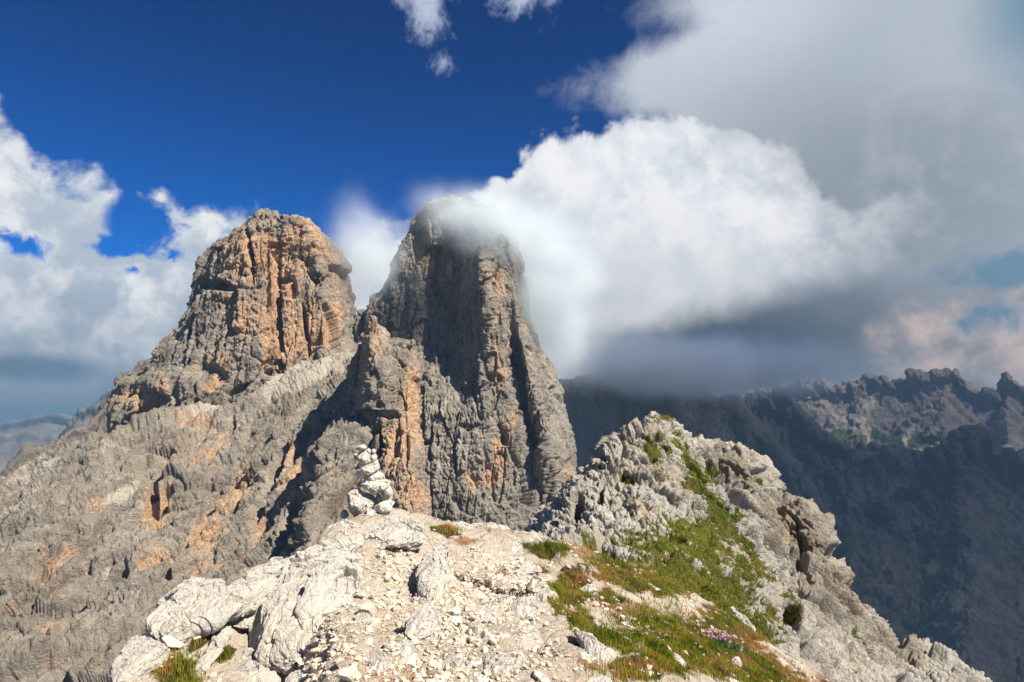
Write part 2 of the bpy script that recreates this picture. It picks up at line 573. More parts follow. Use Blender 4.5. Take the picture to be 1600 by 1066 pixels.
# ------------------------------------------------------------------ materials
def rock_material(name, size, dark, mid, light, warm=(0.52, 0.27, 0.13), warm2=(0.56, 0.40, 0.25), streak=0.0, bump=0.85,
                  grass=None, soil=None, fleck=0.35, brown=(0.30, 0.235, 0.17), brown_amt=0.45):
    m = bpy.data.materials.new(name)
    m.use_nodes = True
    nt = m.node_tree
    nt.nodes.clear()
    out = nt.nodes.new('ShaderNodeOutputMaterial')
    bs = nt.nodes.new('ShaderNodeBsdfPrincipled')
    bs.inputs['Roughness'].default_value = 0.95
    bs.inputs['Specular IOR Level'].default_value = 0.12
    nt.links.new(bs.outputs[0], out.inputs[0])
    tc = nt.nodes.new('ShaderNodeTexCoord')
    p = vmul(nt, tc.outputs['Object'], 1.0 / size)
    big = noise(nt, p, 0.45, 6, 0.6)
    med = noise(nt, p, 2.1, 9, 0.68)
    fine = noise(nt, p, 9.0, 8, 0.7)
    t = big * 0.42 + med * 0.42 + fine * 0.30
    c = mixc(nt, t.step(0.36, 0.60), dark, mid)
    c = mixc(nt, t.step(0.56, 0.74), c, light)

    def attr(nm):
        n = nnode(nt, 'ShaderNodeAttribute', attribute_name=nm)
        return S(nt, n.outputs['Fac'])
    c = mixc(nt, noise(nt, p, 0.30, 5, 0.6).step(0.42, 0.66) * brown_amt, c, brown)
    st = attr('dark_brown')
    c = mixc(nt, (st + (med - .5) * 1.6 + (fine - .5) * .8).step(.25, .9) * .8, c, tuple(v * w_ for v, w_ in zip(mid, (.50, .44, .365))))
    wa = attr('warm')
    wn = noise(nt, vmul(nt, p, (1, 1, 0.55)), 1.2, 9, 0.66)
    wf = (wa + (wn - 0.5) * 2.8 + (fine - 0.5) * 0.8 + (big - 0.5) * 0.8).step(0.22, 0.98)
    wc = mixc(nt, fine.step(0.35, 0.62), warm, warm2)
    wc = mixc(nt, med.step(0.54, 0.70) * 0.55, wc, mid)
    c = mixc(nt, wf * 0.88, c, wc)
    pa = attr('pale')
    c = mixc(nt, (pa + (med - 0.5) * 0.8).step(0.35, 0.8) * 0.8, c, light)
    if streak:
        sn = noise(nt, vmul(nt, p, (1, 1, 0.05)), 3.4, 6, 0.6)
        sm = noise(nt, p, 0.7, 4, 0.5)
        c = mixc(nt, sn.step(0.52, 0.66) * sm.step(0.42, 0.6) * streak, c, tuple(v * 0.42 for v in dark))
    # small dark lichen flecks and pits
    c = mixc(nt, noise(nt, p, 26.0, 4, 0.7).step(0.58, 0.70) * fleck, c, tuple(v * 0.45 for v in dark))
    if soil:
        sa = attr('soil')
        sf = (sa + (med - 0.5) * 1.6 + (fine - .5) * .9).step(0.22, 0.58)
        c = mixc(nt, sf, c, mixc(nt, fine.step(.4, .6), soil, tuple(v * 1.7 for v in soil)))
    if grass:
        ga = attr('grass')
        gf = (ga + (med - 0.5) * 1.1 + (fine - .5) * .8).step(0.42, 0.60)
        gc = mixc(nt, big.step(0.38, 0.62), grass[0], grass[1])
        gc = mixc(nt, med.step(0.50, 0.68) * 0.7, gc, grass[2])
        c = mixc(nt, gf, c, gc)
    nt.links.new(c, bs.inputs['Base Color'])
    vor = nnode(nt, 'ShaderNodeTexVoronoi', feature='DISTANCE_TO_EDGE')
    wp = vadd(nt, p, vmul(nt, noise(nt, p, 3.0, 4, 0.6, color=True), 0.35))
    nt.links.new(wp, vor.inputs['Vector'])
    vor.inputs['Scale'].default_value = 3.0
    cr = S(nt, vor.outputs['Distance']).step(0.0, 0.10)
    h = fine * 0.55 + med * 0.9 + cr * 0.10 + noise(nt, p, 30.0, 5, 0.65) * 0.22
    b = nt.nodes.new('ShaderNodeBump')
    b.inputs['Strength'].default_value = bump
    b.inputs['Distance'].default_value = size * 0.30
    nt.links.new(h.k, b.inputs['Height'])
    nt.links.new(b.outputs[0], bs.inputs['Normal'])
    return m


M_TOWER = rock_material('tower_limestone', 14.0, (0.12, 0.109, 0.095), (0.29, 0.258, 0.215), (0.50, 0.45, 0.375), warm=(0.47, 0.24, 0.125), warm2=(0.60, 0.41, 0.25), streak=0.75)
M_CLIFF = rock_material('cliff_limestone', 10.0, (0.115, 0.103, 0.085), (0.28, 0.249, 0.205), (0.50, 0.45, 0.375), warm=(0.46, 0.25, 0.135), warm2=(0.60, 0.42, 0.265), streak=0.6)
M_HILL = rock_material('hill_limestone', 4.0, (0.24, 0.225, 0.20), (0.40, 0.375, 0.33), (0.55, 0.515, 0.45), warm=(0.42, 0.26, 0.15), bump=0.7,
                       grass=((0.060, 0.075, 0.012), (0.115, 0.118, 0.020), (0.20, 0.13, 0.04)))
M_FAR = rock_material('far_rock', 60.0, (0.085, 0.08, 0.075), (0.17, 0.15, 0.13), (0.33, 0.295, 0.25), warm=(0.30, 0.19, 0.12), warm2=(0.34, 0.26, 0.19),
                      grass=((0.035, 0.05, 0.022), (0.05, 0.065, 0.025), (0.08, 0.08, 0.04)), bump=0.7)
M_PLAIN = rock_material('far_plain', 700.0, (0.07, 0.085, 0.05), (0.12, 0.12, 0.08), (0.22, 0.19, 0.14), bump=0.0)


# ------------------------------------------------------------------ rock towers
def tower_rows(rows, back):
    out = []
    for py, Y, pts in rows:
        L, Rr = pts[0][0], pts[-1][0]
        w = Rr - L
        r = [P((L + Rr) / 2, py, Y + back), P(L + 0.15 * w, py, Y + back * 0.92)]
        r += [P(x, py, Y + d) for x, d in pts]
        r += [P(Rr - 0.15 * w, py, Y + back * 0.92), P((L + Rr) / 2, py, Y + back)]
        out.append(r)
    top = np.array(out[0]).mean(0)
    out.insert(0, [top + (np.array(q) - top) * 0.05 + np.array([0, 0, 1.0]) for q in out[0]])
    return np.array(out)


def axis_of(rows):
    c = rows.mean(1)
    z = c[:, 2]
    o = np.argsort(z)
    return lambda p: np.stack([np.interp(p[:, 2], z[o], c[o, 0]), np.interp(p[:, 2], z[o], c[o, 1]), p[:, 2]], 1)


def pts_from(xs, ds):
    return list(zip(xs, ds))


# left tower: L, grey flank, arete, face, groove, face, groove, pillar, R
lt = []
for py, Y, xs, k in [
    (336, 353, (406, 410, 414, 420, 426, 430, 434, 438, 442), .25),
    (343, 351, (398, 405, 412, 421, 430, 437, 444, 450, 456), .4),
    (354, 348, (384, 394, 408, 422, 436, 450, 466, 478, 488), .55),
    (376, 345, (345, 360, 380, 404, 428, 448, 470, 490, 506), .8),
    (418, 341, (312, 338, 376, 404, 430, 450, 478, 502, 530), 1),
    (468, 337, (296, 330, 372, 404, 430, 448, 482, 508, 546), 1),
    (520, 333, (272, 318, 366, 400, 430, 446, 486, 510, 543), 1),
    (546, 331, (249, 306, 360, 398, 430, 446, 486, 512, 547), 1),
    (574, 329, (238, 290, 350, 392, 428, 446, 488, 515, 552), 1),
    (602, 326, (196, 240, 320, 380, 424, 446, 490, 520, 560), 1.1),
    (650, 323, (180, 222, 300, 370, 420, 446, 495, 530, 575), 1.2),
    (720, 322, (190, 230, 300, 360, 420, 450, 500, 540, 590), 1.2),
    (800, 322, (195, 235, 300, 360, 420, 450, 500, 540, 610), 1.2)]:
    ds = [d * k for d in (36, 16, 2, 0, 4, 2, 5, 3, 30)]
    lt.append((py, Y, pts_from(xs, ds)))
lt_rows = tower_rows(lt, 75)


def d_tower(seed, k=1.0, along=(0.05, 0, 1), cuts=()):
    def f(p):
        return carve(p, cuts) + joints(p, along, 11.0, 70.0, 2.6, seed + 2) + joints(p, along, 5.0, 30.0, 1.0, seed + 3, .05) + joints(p, (1, 0.3, 0.12), 9.0, 70.0, 1.1, seed + 5, .03) + k * (rock_disp(p, 30.0, 5.0, seed + 4, along, 3.2, 1, crack=0.3, fb=0.2) + rock_disp(p, 13.0, 2.1, seed, along, 2.4, 2, crack=0.5, rough=.34) + rock_disp(p, 3.4, 0.75, seed + 9, (0.2, 0, 1), 1.2, 2, crack=0.45)
                    + 0.45 * np.sin(p[:, 2] / 1.9 + 5 * fbm(p / 22.0, 3, .5, seed + 6)) * sstep(-.15, .2, fbm(p / 14.0, 3, .5, seed + 8))
                    + 0.5 * fbm(p / 1.6, 3, 0.5, seed + 2))
    return f


def a_tower(items, pale=(), thr=0.0, k=0.5, dscale=2.0):
    def f(p, px, py, d, n):
        lo = fbm(p / 25.0, 4, 0.55, 11)
        warm = blobs(px, py, items) + 0.22 * lo - thr + k * 0.12 * np.clip(-d / dscale, -1.0, 1.5) - 0.45 * np.clip(n[:, 2] - 0.35, 0, 1)
        return {'warm': np.clip(warm, -1, 1), 'pale': blobs(px, py, pale) if len(pale) else np.zeros(len(px))}
    return f


W9 = [.12, .12, 1, 1, 1, 1, 1, 1, 1, 1, .12, .12]
rock_sheet('rock_tower', lt_rows, 470, 400, M_TOWER, d_tower(1, cuts=[(345, 447, 22, 9, 8, 10), (316, 440, 8, 10, 5), (434, 383, 16, 3.5, 5), (436, 520, 3.5, 120, 5, -2), (479, 520, 3.5, 42, 5, -8), (392, 400, 4, 40, 5, -6), (418, 440, 4, 50, 4),
                    (310, 505, 5, 46, 5, 12), (372, 608, 18, 5, 5, -25), (330, 590, 22, 20, 3), (440, 410, 20, 36, 2.5), (230, 660, 40, 3, 4, -12), (215, 625, 26, 24, 2.5), (458, 455, 6, 12, 4)]), axis_of(lt_rows),
           a_tower([(400, 410, 60, 80, 1.0), (440, 480, 70, 140, .9), (480, 400, 60, 70, .85), (380, 500, 40, 80, .6), (505, 500, 50, 90, .65), (330, 560, 60, 60, .4), (250, 600, 50, 40, .45),
                    (215, 625, 40, 35, .9), (335, 595, 26, 26, .75), (270, 640, 60, 20, .5), (440, 400, 12, 60, .9)]),
           wu=W9, micro=((1.9, .30), (0.95, .18)), kind='structure', label='left rock tower with a sunlit orange face and grey left flank', cat='rock tower')

# middle tower: L, wing, wing/recess, recess left, arete, lit face, crack, buttress, R
mt = []
for py, Y, xs, ds in [
    (312, 449, (698, 700, 703, 706, 710, 714, 717, 720, 724), (8, 5, 3, 2, 0, 1, 2, 3, 6)),
    (320, 447, (668, 676, 686, 700, 712, 724, 734, 744, 752), (14, 9, 7, 6, 0, 1, 4, 6, 12)),
    (331, 444, (654, 666, 682, 700, 718, 734, 748, 760, 774), (20, 14, 10, 9, 0, 1, 4, 8, 18)),
    (346, 440, (648, 662, 680, 704, 726, 744, 760, 772, 788), (30, 20, 14, 14, 0, 1, 5, 10, 28)),
    (376, 434, (632, 650, 672, 706, 738, 758, 778, 790, 805), (38, 26, 22, 26, 0, 1, 5, 12, 36)),
    (412, 430, (615, 640, 664, 706, 744, 768, 790, 802, 817), (46, 32, 26, 32, 0, 1, 6, 14, 40)),
    (452, 427, (596, 632, 656, 706, 750, 774, 796, 808, 821), (52, 36, 30, 34, 0, 1, 7, 14, 40)),
    (486, 425, (558, 624, 650, 706, 755, 780, 800, 812, 826), (58, 38, 30, 34, 0, 1, 8, 10, 38)),
    (512, 423, (542, 620, 648, 704, 757, 784, 801, 814, 834), (60, 38, 30, 33, 0, 1, 10, 6, 34)),
    (560, 420, (538, 612, 640, 700, 758, 790, 806, 824, 854), (60, 36, 26, 26, 0, 1, 10, 2, 32)),
    (604, 417, (536, 606, 640, 696, 756, 792, 811, 834, 871), (58, 30, 18, 14, 0, 2, 10, 2, 32)),
    (640, 413, (534, 606, 646, 696, 752, 794, 818, 846, 881), (56, 24, 9, 5, 0, 2, 10, 2, 32)),
    (700, 409, (530, 606, 650, 696, 750, 800, 833, 862, 896), (54, 20, 4, 1, 0, 3, 11, 2, 30)),
    (746, 406, (528, 606, 655, 700, 755, 810, 843, 870, 903), (52, 18, 3, 0, 0, 3, 12, 2, 30)),
    (800, 403, (526, 606, 660, 706, 760, 815, 848, 872, 906), (50, 16, 3, 0, 0, 3, 13, 3, 30)),
    (880, 400, (526, 606, 660, 706, 760, 820, 852, 876, 910), (50, 16, 3, 0, 0, 3, 13, 3, 30))]:
    mt.append((py, Y, pts_from(xs, ds)))
mt_rows = tower_rows(mt, 95)
rock_sheet('rock_tower', mt_rows, 520, 560, M_TOWER, d_tower(21, 1.1, cuts=[(663, 690, 10, 4, 5), (670, 708, 3, 14, 4), (782, 590, 6, 6, 6), (805, 530, 4, 60, 8, -6), (818, 620, 4.5, 60, 9, -8), (836, 700, 4, 50, 8, -14), (846, 780, 7, 50, 12, -4), (790, 685, 6, 10, 5),
                    (730, 668, 10, 6, 4), (747, 420, 4, 50, 4, -4), (640, 560, 4, 46, 5, 0), (768, 590, 12, 7, 4), (860, 610, 5, 5, 4), (752, 745, 28, 22, 3, -40), (886, 740, 10, 24, 3)]), axis_of(mt_rows),
           a_tower([(768, 560, 26, 70, .8), (770, 440, 22, 60, .6), (690, 430, 50, 60, .35), (790, 680, 22, 70, .72, 20), (752, 745, 42, 32, .75, -40),
                    (886, 740, 16, 30, .85), (805, 520, 14, 50, .5), (700, 560, 60, 60, .15)], thr=0.10),
           wu=W9, micro=((1.9, .30), (0.95, .18)), kind='structure', label='tall middle rock tower with mist round its top and a shaded left face', cat='rock tower')

# the pillar in front of both, and its pale pinnacle
sp = []
for py, Y, xs, ds in [
    (536, 214, (585, 596, 606, 618, 630, 638, 643), (8, 4, 2, 1, 0, 1, 6)),
    (548, 211, (562, 574, 590, 606, 622, 636, 646), (12, 6, 2, 1, 0, 1, 8)),
    (572, 208, (552, 566, 584, 604, 624, 638, 649), (16, 8, 2, 1, 0, 1, 9)),
    (612, 205, (538, 560, 580, 604, 626, 642, 653), (20, 10, 3, 1, 0, 1, 10)),
    (655, 202, (520, 548, 574, 600, 628, 642, 652), (24, 14, 9, 2, 0, 1, 10)),
    (700, 199, (506, 536, 570, 602, 630, 644, 653), (26, 15, 12, 2, 0, 1, 10)),
    (760, 196, (494, 526, 568, 606, 634, 650, 661), (28, 15, 13, 2, 0, 1, 10)),
    (820, 193, (486, 520, 566, 608, 640, 656, 669), (28, 15, 13, 2, 0, 1, 10)),
    (900, 190, (476, 514, 564, 608, 642, 662, 678), (28, 15, 13, 2, 0, 1, 10))]:
    sp.append((py, Y + 42 - 26 * (py - 536) / 364, pts_from(xs, ds)))
sp_rows = tower_rows(sp, 42)


def d_spire(p):
    return (carve(p, [(566, 600, 5, 34, 6, 6), (594, 544, 9, 4, 4, -10), (536, 650, 6, 22, 5, 20), (586, 700, 12, 34, 5, 8), (620, 690, 8, 24, 2.5, 10), (640, 640, 12, 50, 1.5), (610, 648, 16, 6, 3), (505, 790, 12, 40, 5, 8), (636, 700, 4, 30, 2.5), (652, 770, 5, 14, 2)]) + rock_disp(p, 6.0, 1.7, 61, (0.1, 0, 1), 2.0, 3, crack=0.6) + rock_disp(p, 1.8, 0.4, 65, (0, 0, 1), 1.4, 2)
            + 0.3 * fbm(p / 0.9, 3, 0.5, 2))


rock_sheet('rock_pillar', sp_rows, 300, 380, M_CLIFF, d_spire, axis_of(sp_rows),
           a_tower([(645, 640, 22, 90, 1.25), (622, 690, 46, 80, 1.0), (645, 780, 30, 60, 1.2), (600, 630, 36, 40, .6), (560, 760, 26, 60, .5)], thr=0.0, dscale=1.2),
           wu=[.12, .12, 1, 1, 1, 1, 1, 1, .12, .12], micro=((1.2, .28), (0.6, .13)), kind='structure', label='jagged grey pillar with orange right edge behind the cairn', cat='rock pillar')
pn = []
for py, Y, xs, ds in [
    (500, 232, (578, 580, 582, 584, 586), (2, 1, 0, 1, 2)),
    (508, 231, (574, 578, 582, 588, 592), (3, 1, 0, 1, 3)),
    (518, 230, (571, 577, 585, 594, 604), (5, 1, 0, 1, 5)),
    (530, 228, (568, 576, 586, 597, 608), (6, 1, 0, 1, 6)),
    (548, 227, (565, 575, 588, 600, 613), (8, 1, 0, 1, 8)),
    (580, 226, (560, 574, 592, 608, 622), (10, 1, 0, 1, 10)),
    (640, 225, (555, 572, 592, 612, 630), (10, 1, 0, 1, 10))]:
    pn.append((py, Y + 12, pts_from(xs, ds)))
pn_rows = tower_rows(pn, 16)
rock_sheet('rock_pinnacle', pn_rows, 90, 140, M_CLIFF, lambda p: rock_disp(p, 3.0, 1.3, 63, (0.1, 0, 1), 2.2, 2, crack=0.5) + .2 * fbm(p, 4, .6, 3), axis_of(pn_rows),
           a_tower([(584, 525, 40, 50, .8)], pale=[(590, 530, 40, 50, .5)]), micro=((1.0, .2),), kind='structure',
           label='small pale orange pinnacle between the two towers', cat='rock pinnacle')

# lower cliff below the left tower
LC = [
    [(-260, 900, 400), (0, 850, 400), (110, 800, 420), (250, 760, 440), (370, 700, 450), (480, 640, 450), (560, 600, 450), (650, 600, 450)],
    [(-260, 868, 284), (0, 763, 290), (108, 704, 304), (250, 668, 324), (370, 622, 340), (480, 570, 347), (545, 552, 350), (640, 548, 356)],
    [(-260, 910, 258), (0, 800, 264), (110, 742, 274), (250, 706, 288), (370, 662, 298), (480, 618, 298), (545, 596, 294), (630, 590, 296)],
    [(-260, 1010, 232), (0, 872, 240), (110, 826, 250), (250, 780, 264), (370, 735, 272), (470, 700, 266), (530, 670, 246), (600, 670, 246)],
    [(-260, 1120, 212), (0, 975, 220), (110, 930, 230), (250, 865, 243), (370, 815, 252), (455, 780, 246), (500, 760, 224), (590, 760, 228)],
    [(-260, 1260, 190), (0, 1095, 198), (110, 1040, 206), (250, 960, 220), (370, 900, 230), (445, 862, 226), (490, 845, 208), (590, 845, 214)],
    [(-260, 1500, 160), (0, 1300, 166), (110, 1200, 176), (250, 1100, 190), (370, 1030, 202), (440, 980, 202), (490, 960, 192), (590, 960, 200)]]
lc_rows = np.array([[P(*q) for q in r] for r in LC])
lc_rows = np.concatenate([lc_rows, lc_rows[-1:] + np.array([0, -35.0, -140.0])])      # its foot, deep in the gully
DIAG = (-0.60, -0.45, -0.66)


def d_cliff(p):
    r = rock_disp(p, 20.0, 6.5, 31, DIAG, 3.0, 2, crack=0.5, fb=0.6) + rock_disp(p, 5.0, 1.25, 35, DIAG, 1.7, 3, crack=0.55) \
        + 0.35 * fbm(p / 1.1, 3, 0.5, 8)
    big = fbm(p @ rot_to(DIAG).T * np.array([1, 1, .25]) / 30.0, 5, 0.55, 17, ridged=True)
    cuts = [(400, 840, 60, 13, 9, -52), (360, 872, 34, 8, 8, -35), (433, 735, 46, 8, 6, -62), (412, 780, 40, 8, 6, -60), (233, 775, 10, 26, 8, 18), (246, 790, 34, 10, 5, -70), (215, 800, 36, 6, 5, -30),
            (120, 850, 34, 5, 5, -25), (95, 915, 40, 9, 5, -40), (60, 870, 26, 4, 4, -20), (25, 950, 40, 10, 6, -30), (470, 700, 40, 6, 5, -60), (300, 700, 40, 5, 5, -50), (345, 690, 44, 5, 5, -62),
            (175, 905, 34, 8, 4, -45), (270, 880, 40, 8, 5, -60), (320, 800, 46, 8, 5, -62), (120, 700, 12, 4, 5, -10), (240, 700, 30, 3.5, 4, -25), (150, 985, 30, 8, 4, -40), (455, 810, 8, 44, 8, 20), (60, 1010, 30, 8, 4, -30)]
    return r * .85 + 7.0 * big + carve(p, cuts) + joints(p, DIAG, 13.0, 90.0, 3.2, 41) + joints(p, DIAG, 6.0, 40.0, 1.4, 43, .05) + joints(p, (0.9, 0.2, 0.25), 16.0, 80.0, 1.6, 47, .03)


def a_cliff(p, px, py, d, n):
    items = [(240, 790, 30, 60, .75, 20), (235, 865, 44, 40, .7), (325, 850, 40, 95, .8, 30), (370, 760, 34, 90, .7, 28), (455, 720, 28, 75, .65, 18),
             (80, 890, 70, 60, .6), (90, 1000, 70, 60, .7), (20, 900, 60, 80, .55), (330, 690, 36, 60, .55), (300, 655, 60, 18, .7), (240, 1010, 60, 60, .4),
             (400, 830, 44, 60, .5), (30, 1030, 60, 60, .45), (270, 720, 60, 30, .4, -25), (150, 780, 70, 30, .3, -28)]
    lo = fbm(p / 12.0, 4, 0.55, 12)
    warm = blobs(px, py, items) + 0.26 * lo - 0.12 + 0.22 * np.clip(-d / 4.0, -1, 1.4) - 0.5 * np.clip(n[:, 2] - 0.6, 0, 1)
    pale = blobs(px, py, [(455, 590, 110, 14, 1.0, -22), (185, 765, 40, 9, .9, -28), (330, 640, 60, 10, .7, -22), (60, 740, 90, 14, .6, -28), (180, 700, 60, 12, .5, -20)])
    qd = p @ rot_to(DIAG).T * np.array([1, 1, .16])
    band = fbm(qd / 9.0, 5, .6, 29)
    return {'warm': 1.25 * warm + .5 * np.clip(fbm(qd / 7.0, 4, .6, 33) - .12, 0, 1), 'pale': pale + 0.9 * np.clip(band - .08, 0, 1), 'dark_brown': 0.9 * np.clip(-band - .05, 0, 1) + .05}


rock_sheet('cliff', lc_rows, 760, 640, M_CLIFF, d_cliff, None, a_cliff, micro=((1.7, .42), (0.8, .20)), kind='structure',
           label='broad grey and orange cliff sloping down to the lower left', cat='cliff')

# ------------------------------------------------------------------ the hill on the right
HL = [
    [(800, 900, 90), (880, 880, 95), (935, 840, 100), (980, 780, 105), (1030, 760, 108), (1110, 800, 110), (1190, 840, 108), (1240, 880, 106), (1320, 900, 100), (1370, 980, 92), (1430, 1080, 84), (1540, 1140, 74), (1620, 1200, 65)],
    [(832, 850, 68), (876, 786, 72), (934, 728, 75), (983, 681, 79), (1033, 664, 83), (1103, 705, 84), (1187, 729, 83), (1210, 790, 81), (1274, 818, 79), (1320, 908, 74), (1396, 1010, 69), (1526, 1068, 63), (1606, 1126, 58)],
    [(846, 842, 62), (888, 780, 66), (938, 722, 69), (986, 676, 73), (1032, 659, 76), (1100, 700, 77), (1176, 730, 76), (1206, 784, 74), (1270, 812, 72), (1316, 900, 68), (1392, 1002, 63), (1520, 1062, 57), (1600, 1120, 53)],
    [(850, 850, 60), (900, 806, 62), (952, 764, 65), (1002, 722, 69), (1050, 708, 72), (1112, 738, 73), (1180, 778, 72), (1218, 836, 70), (1272, 870, 67), (1318, 942, 63), (1376, 1018, 58), (1490, 1080, 53), (1570, 1150, 49)],
    [(862, 862, 56), (918, 832, 57), (970, 806, 59), (1022, 786, 62), (1080, 786, 64), (1130, 816, 64), (1180, 850, 63), (1230, 900, 61), (1280, 940, 58), (1320, 990, 55), (1370, 1050, 51), (1450, 1120, 47), (1500, 1200, 43)],
    [(870, 876, 50), (928, 862, 50), (988, 850, 51), (1040, 848, 52), (1090, 862, 52), (1130, 890, 51), (1170, 920, 50), (1215, 962, 48), (1255, 1002, 46), (1290, 1042, 44), (1340, 1100, 41), (1400, 1180, 37), (1450, 1260, 34)],
    [(876, 900, 34), (940, 890, 34), (1000, 886, 35), (1050, 896, 36), (1095, 926, 36), (1130, 955, 36), (1165, 990, 35), (1205, 1026, 34), (1240, 1066, 33), (1270, 1106, 32), (1320, 1170, 30), (1370, 1240, 28), (1420, 1320, 26)],
    [(880, 960, 20), (950, 960, 20), (1010, 965, 20), (1060, 975, 21), (1100, 1000, 21), (1140, 1030, 21), (1175, 1060, 21), (1210, 1100, 20), (1245, 1140, 20), (1275, 1180, 20), (1320, 1260, 19), (1370, 1340, 18), (1420, 1440, 17)]]
hl_rows = np.array([[P(*q) for q in r] for r in HL])
HDIR = (-0.42, 0.45, 0.78)
HG = [(1075, 700, 14, 26, .5), (1040, 655, 34, 10, .9), (1030, 695, 40, 24, .75), (1000, 740, 40, 10, .6), (1095, 745, 24, 40, .95, -35),
      (1130, 810, 30, 60, 1.0, -35), (1080, 855, 95, 60, 1.0), (1170, 880, 26, 60, .9, -32), (1190, 970, 26, 70, .9, -32), (1010, 860, 80, 30, .9),
      (985, 800, 30, 20, .35), (1130, 940, 60, 50, 1.0), (960, 895, 60, 26, .9), (1340, 1010, 14, 36, .7, -35), (1230, 1040, 26, 40, .7), (1060, 780, 14, 30, .4),
      (1240, 960, 14, 50, .45, -32), (1060, 925, 130, 50, 1.0), (1170, 1010, 60, 60, .9, -32)]


def hill_grass(p, px, py, d, n):
    g = blobs(px, py, HG)
    M = rot_to(HDIR); q = p @ M.T * np.array([1, 1, .35])
    g = g + 1.75 * fbm(q / 1.3, 6, 0.74, 71) - 0.20 * np.clip(d / 0.8, -0.6, 1.6) + 0.02
    return g


def d_hill(p):
    px, py = project(p)
    g = sstep(0.35, 0.9, blobs(px, py, HG))
    r = rock_disp(p, 5.2, 1.9, 51, HDIR, 2.2, 3, crack=0.6, fb=0.8) + rock_disp(p, 1.5, 0.45, 55, HDIR, 1.6, 2, crack=0.6) \
        + 0.12 * fbm(p / 0.6, 3, 0.5, 5)
    rr = 1.6 * np.clip(fbm(p / 9.0, 3, 0.5, 77), -1, 1)
    near = sstep(20, 40, p[:, 1])
    cuts = [(976, 790, 16, 9, 3.0, 10), (905, 800, 9, 16, 2.5, 15), (1248, 850, 26, 11, 3.2, 40), (1262, 890, 34, 8, 3.0, 55), (1240, 910, 30, 6, 2.5, 50), (1205, 905, 14, 6, 2.0, 55), (1245, 975, 44, 7, 2.8, 58), (1285, 1030, 26, 5, 2.2, 50),
            (1160, 765, 22, 7, 2.5, 50), (1128, 735, 5, 22, 2.2, -20), (1215, 800, 9, 14, 2.2, -30), (1180, 735, 12, 5, 1.8, 20), (1130, 790, 26, 4, 2.0, 55), (1090, 740, 26, 4, 1.8, 55), (1340, 930, 26, 7, 2.5, 52), (1300, 870, 20, 6, 2.2, 60), (1390, 1000, 24, 6, 2.2, 45),
            (960, 735, 16, 5, 1.8, -40), (1040, 690, 5, 18, 1.6, -30), (1010, 720, 14, 5, 1.6, 30), (940, 780, 5, 20, 2.0, 10), (1320, 960, 18, 5, 2.0, 40)]
    return (0.75 * r * (1 - 0.62 * g) + 0.5 * rr * (1 - 0.5 * g) + carve(p, cuts) + (1 - .7 * g) * (joints(p, HDIR, 3.2, 22.0, 0.9, 57) + joints(p, HDIR, 1.6, 9.0, 0.4, 59, .05))) * (0.25 + 0.75 * near) - 0.15 * g


def a_hill(p, px, py, d, n):
    warm = blobs(px, py, [(1180, 760, 22, 26, .55), (1215, 830, 14, 50, .5), (1250, 850, 30, 30, .4), (990, 800, 24, 16, .3)]) + .15 * fbm(p / 4.0, 3, .5, 5) - 0.1
    dark_brown = blobs(px, py, [(1150, 740, 80, 40, 1.1, 40), (1240, 830, 110, 60, 1.2, 45), (1300, 930, 120, 60, 1.1, 55), (1390, 1010, 110, 50, .9, 45), (905, 800, 30, 50, .7), (1040, 700, 30, 20, .3)]) + 0.4 * fbm(p / 5.0, 4, .6, 25) - 0.12  # darker, browner patches, mostly over the right flank
    return {'warm': warm, 'pale': 0 * px, 'dark_brown': dark_brown, 'grass': hill_grass(p, px, py, d, n)}


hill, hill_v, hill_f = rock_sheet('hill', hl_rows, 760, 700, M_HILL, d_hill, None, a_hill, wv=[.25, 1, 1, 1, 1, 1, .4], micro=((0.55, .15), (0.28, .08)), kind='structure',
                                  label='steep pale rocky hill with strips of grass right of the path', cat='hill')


# ------------------------------------------------------------------ far ranges
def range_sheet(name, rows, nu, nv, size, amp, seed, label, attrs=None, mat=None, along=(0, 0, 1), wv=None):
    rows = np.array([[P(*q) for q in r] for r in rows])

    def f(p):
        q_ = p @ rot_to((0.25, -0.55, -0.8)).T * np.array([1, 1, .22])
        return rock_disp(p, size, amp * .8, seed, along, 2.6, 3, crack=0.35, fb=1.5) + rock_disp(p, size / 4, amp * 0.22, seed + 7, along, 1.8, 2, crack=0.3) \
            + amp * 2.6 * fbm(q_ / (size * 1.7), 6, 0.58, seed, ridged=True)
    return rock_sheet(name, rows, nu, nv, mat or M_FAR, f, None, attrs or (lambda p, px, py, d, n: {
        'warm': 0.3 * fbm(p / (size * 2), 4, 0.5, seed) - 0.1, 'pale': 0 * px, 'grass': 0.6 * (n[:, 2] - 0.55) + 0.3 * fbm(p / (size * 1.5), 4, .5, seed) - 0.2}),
        wv=wv, micro=((size * .16, amp * .16), (size * .08, amp * .08)), kind='structure', label=label, cat='mountain')


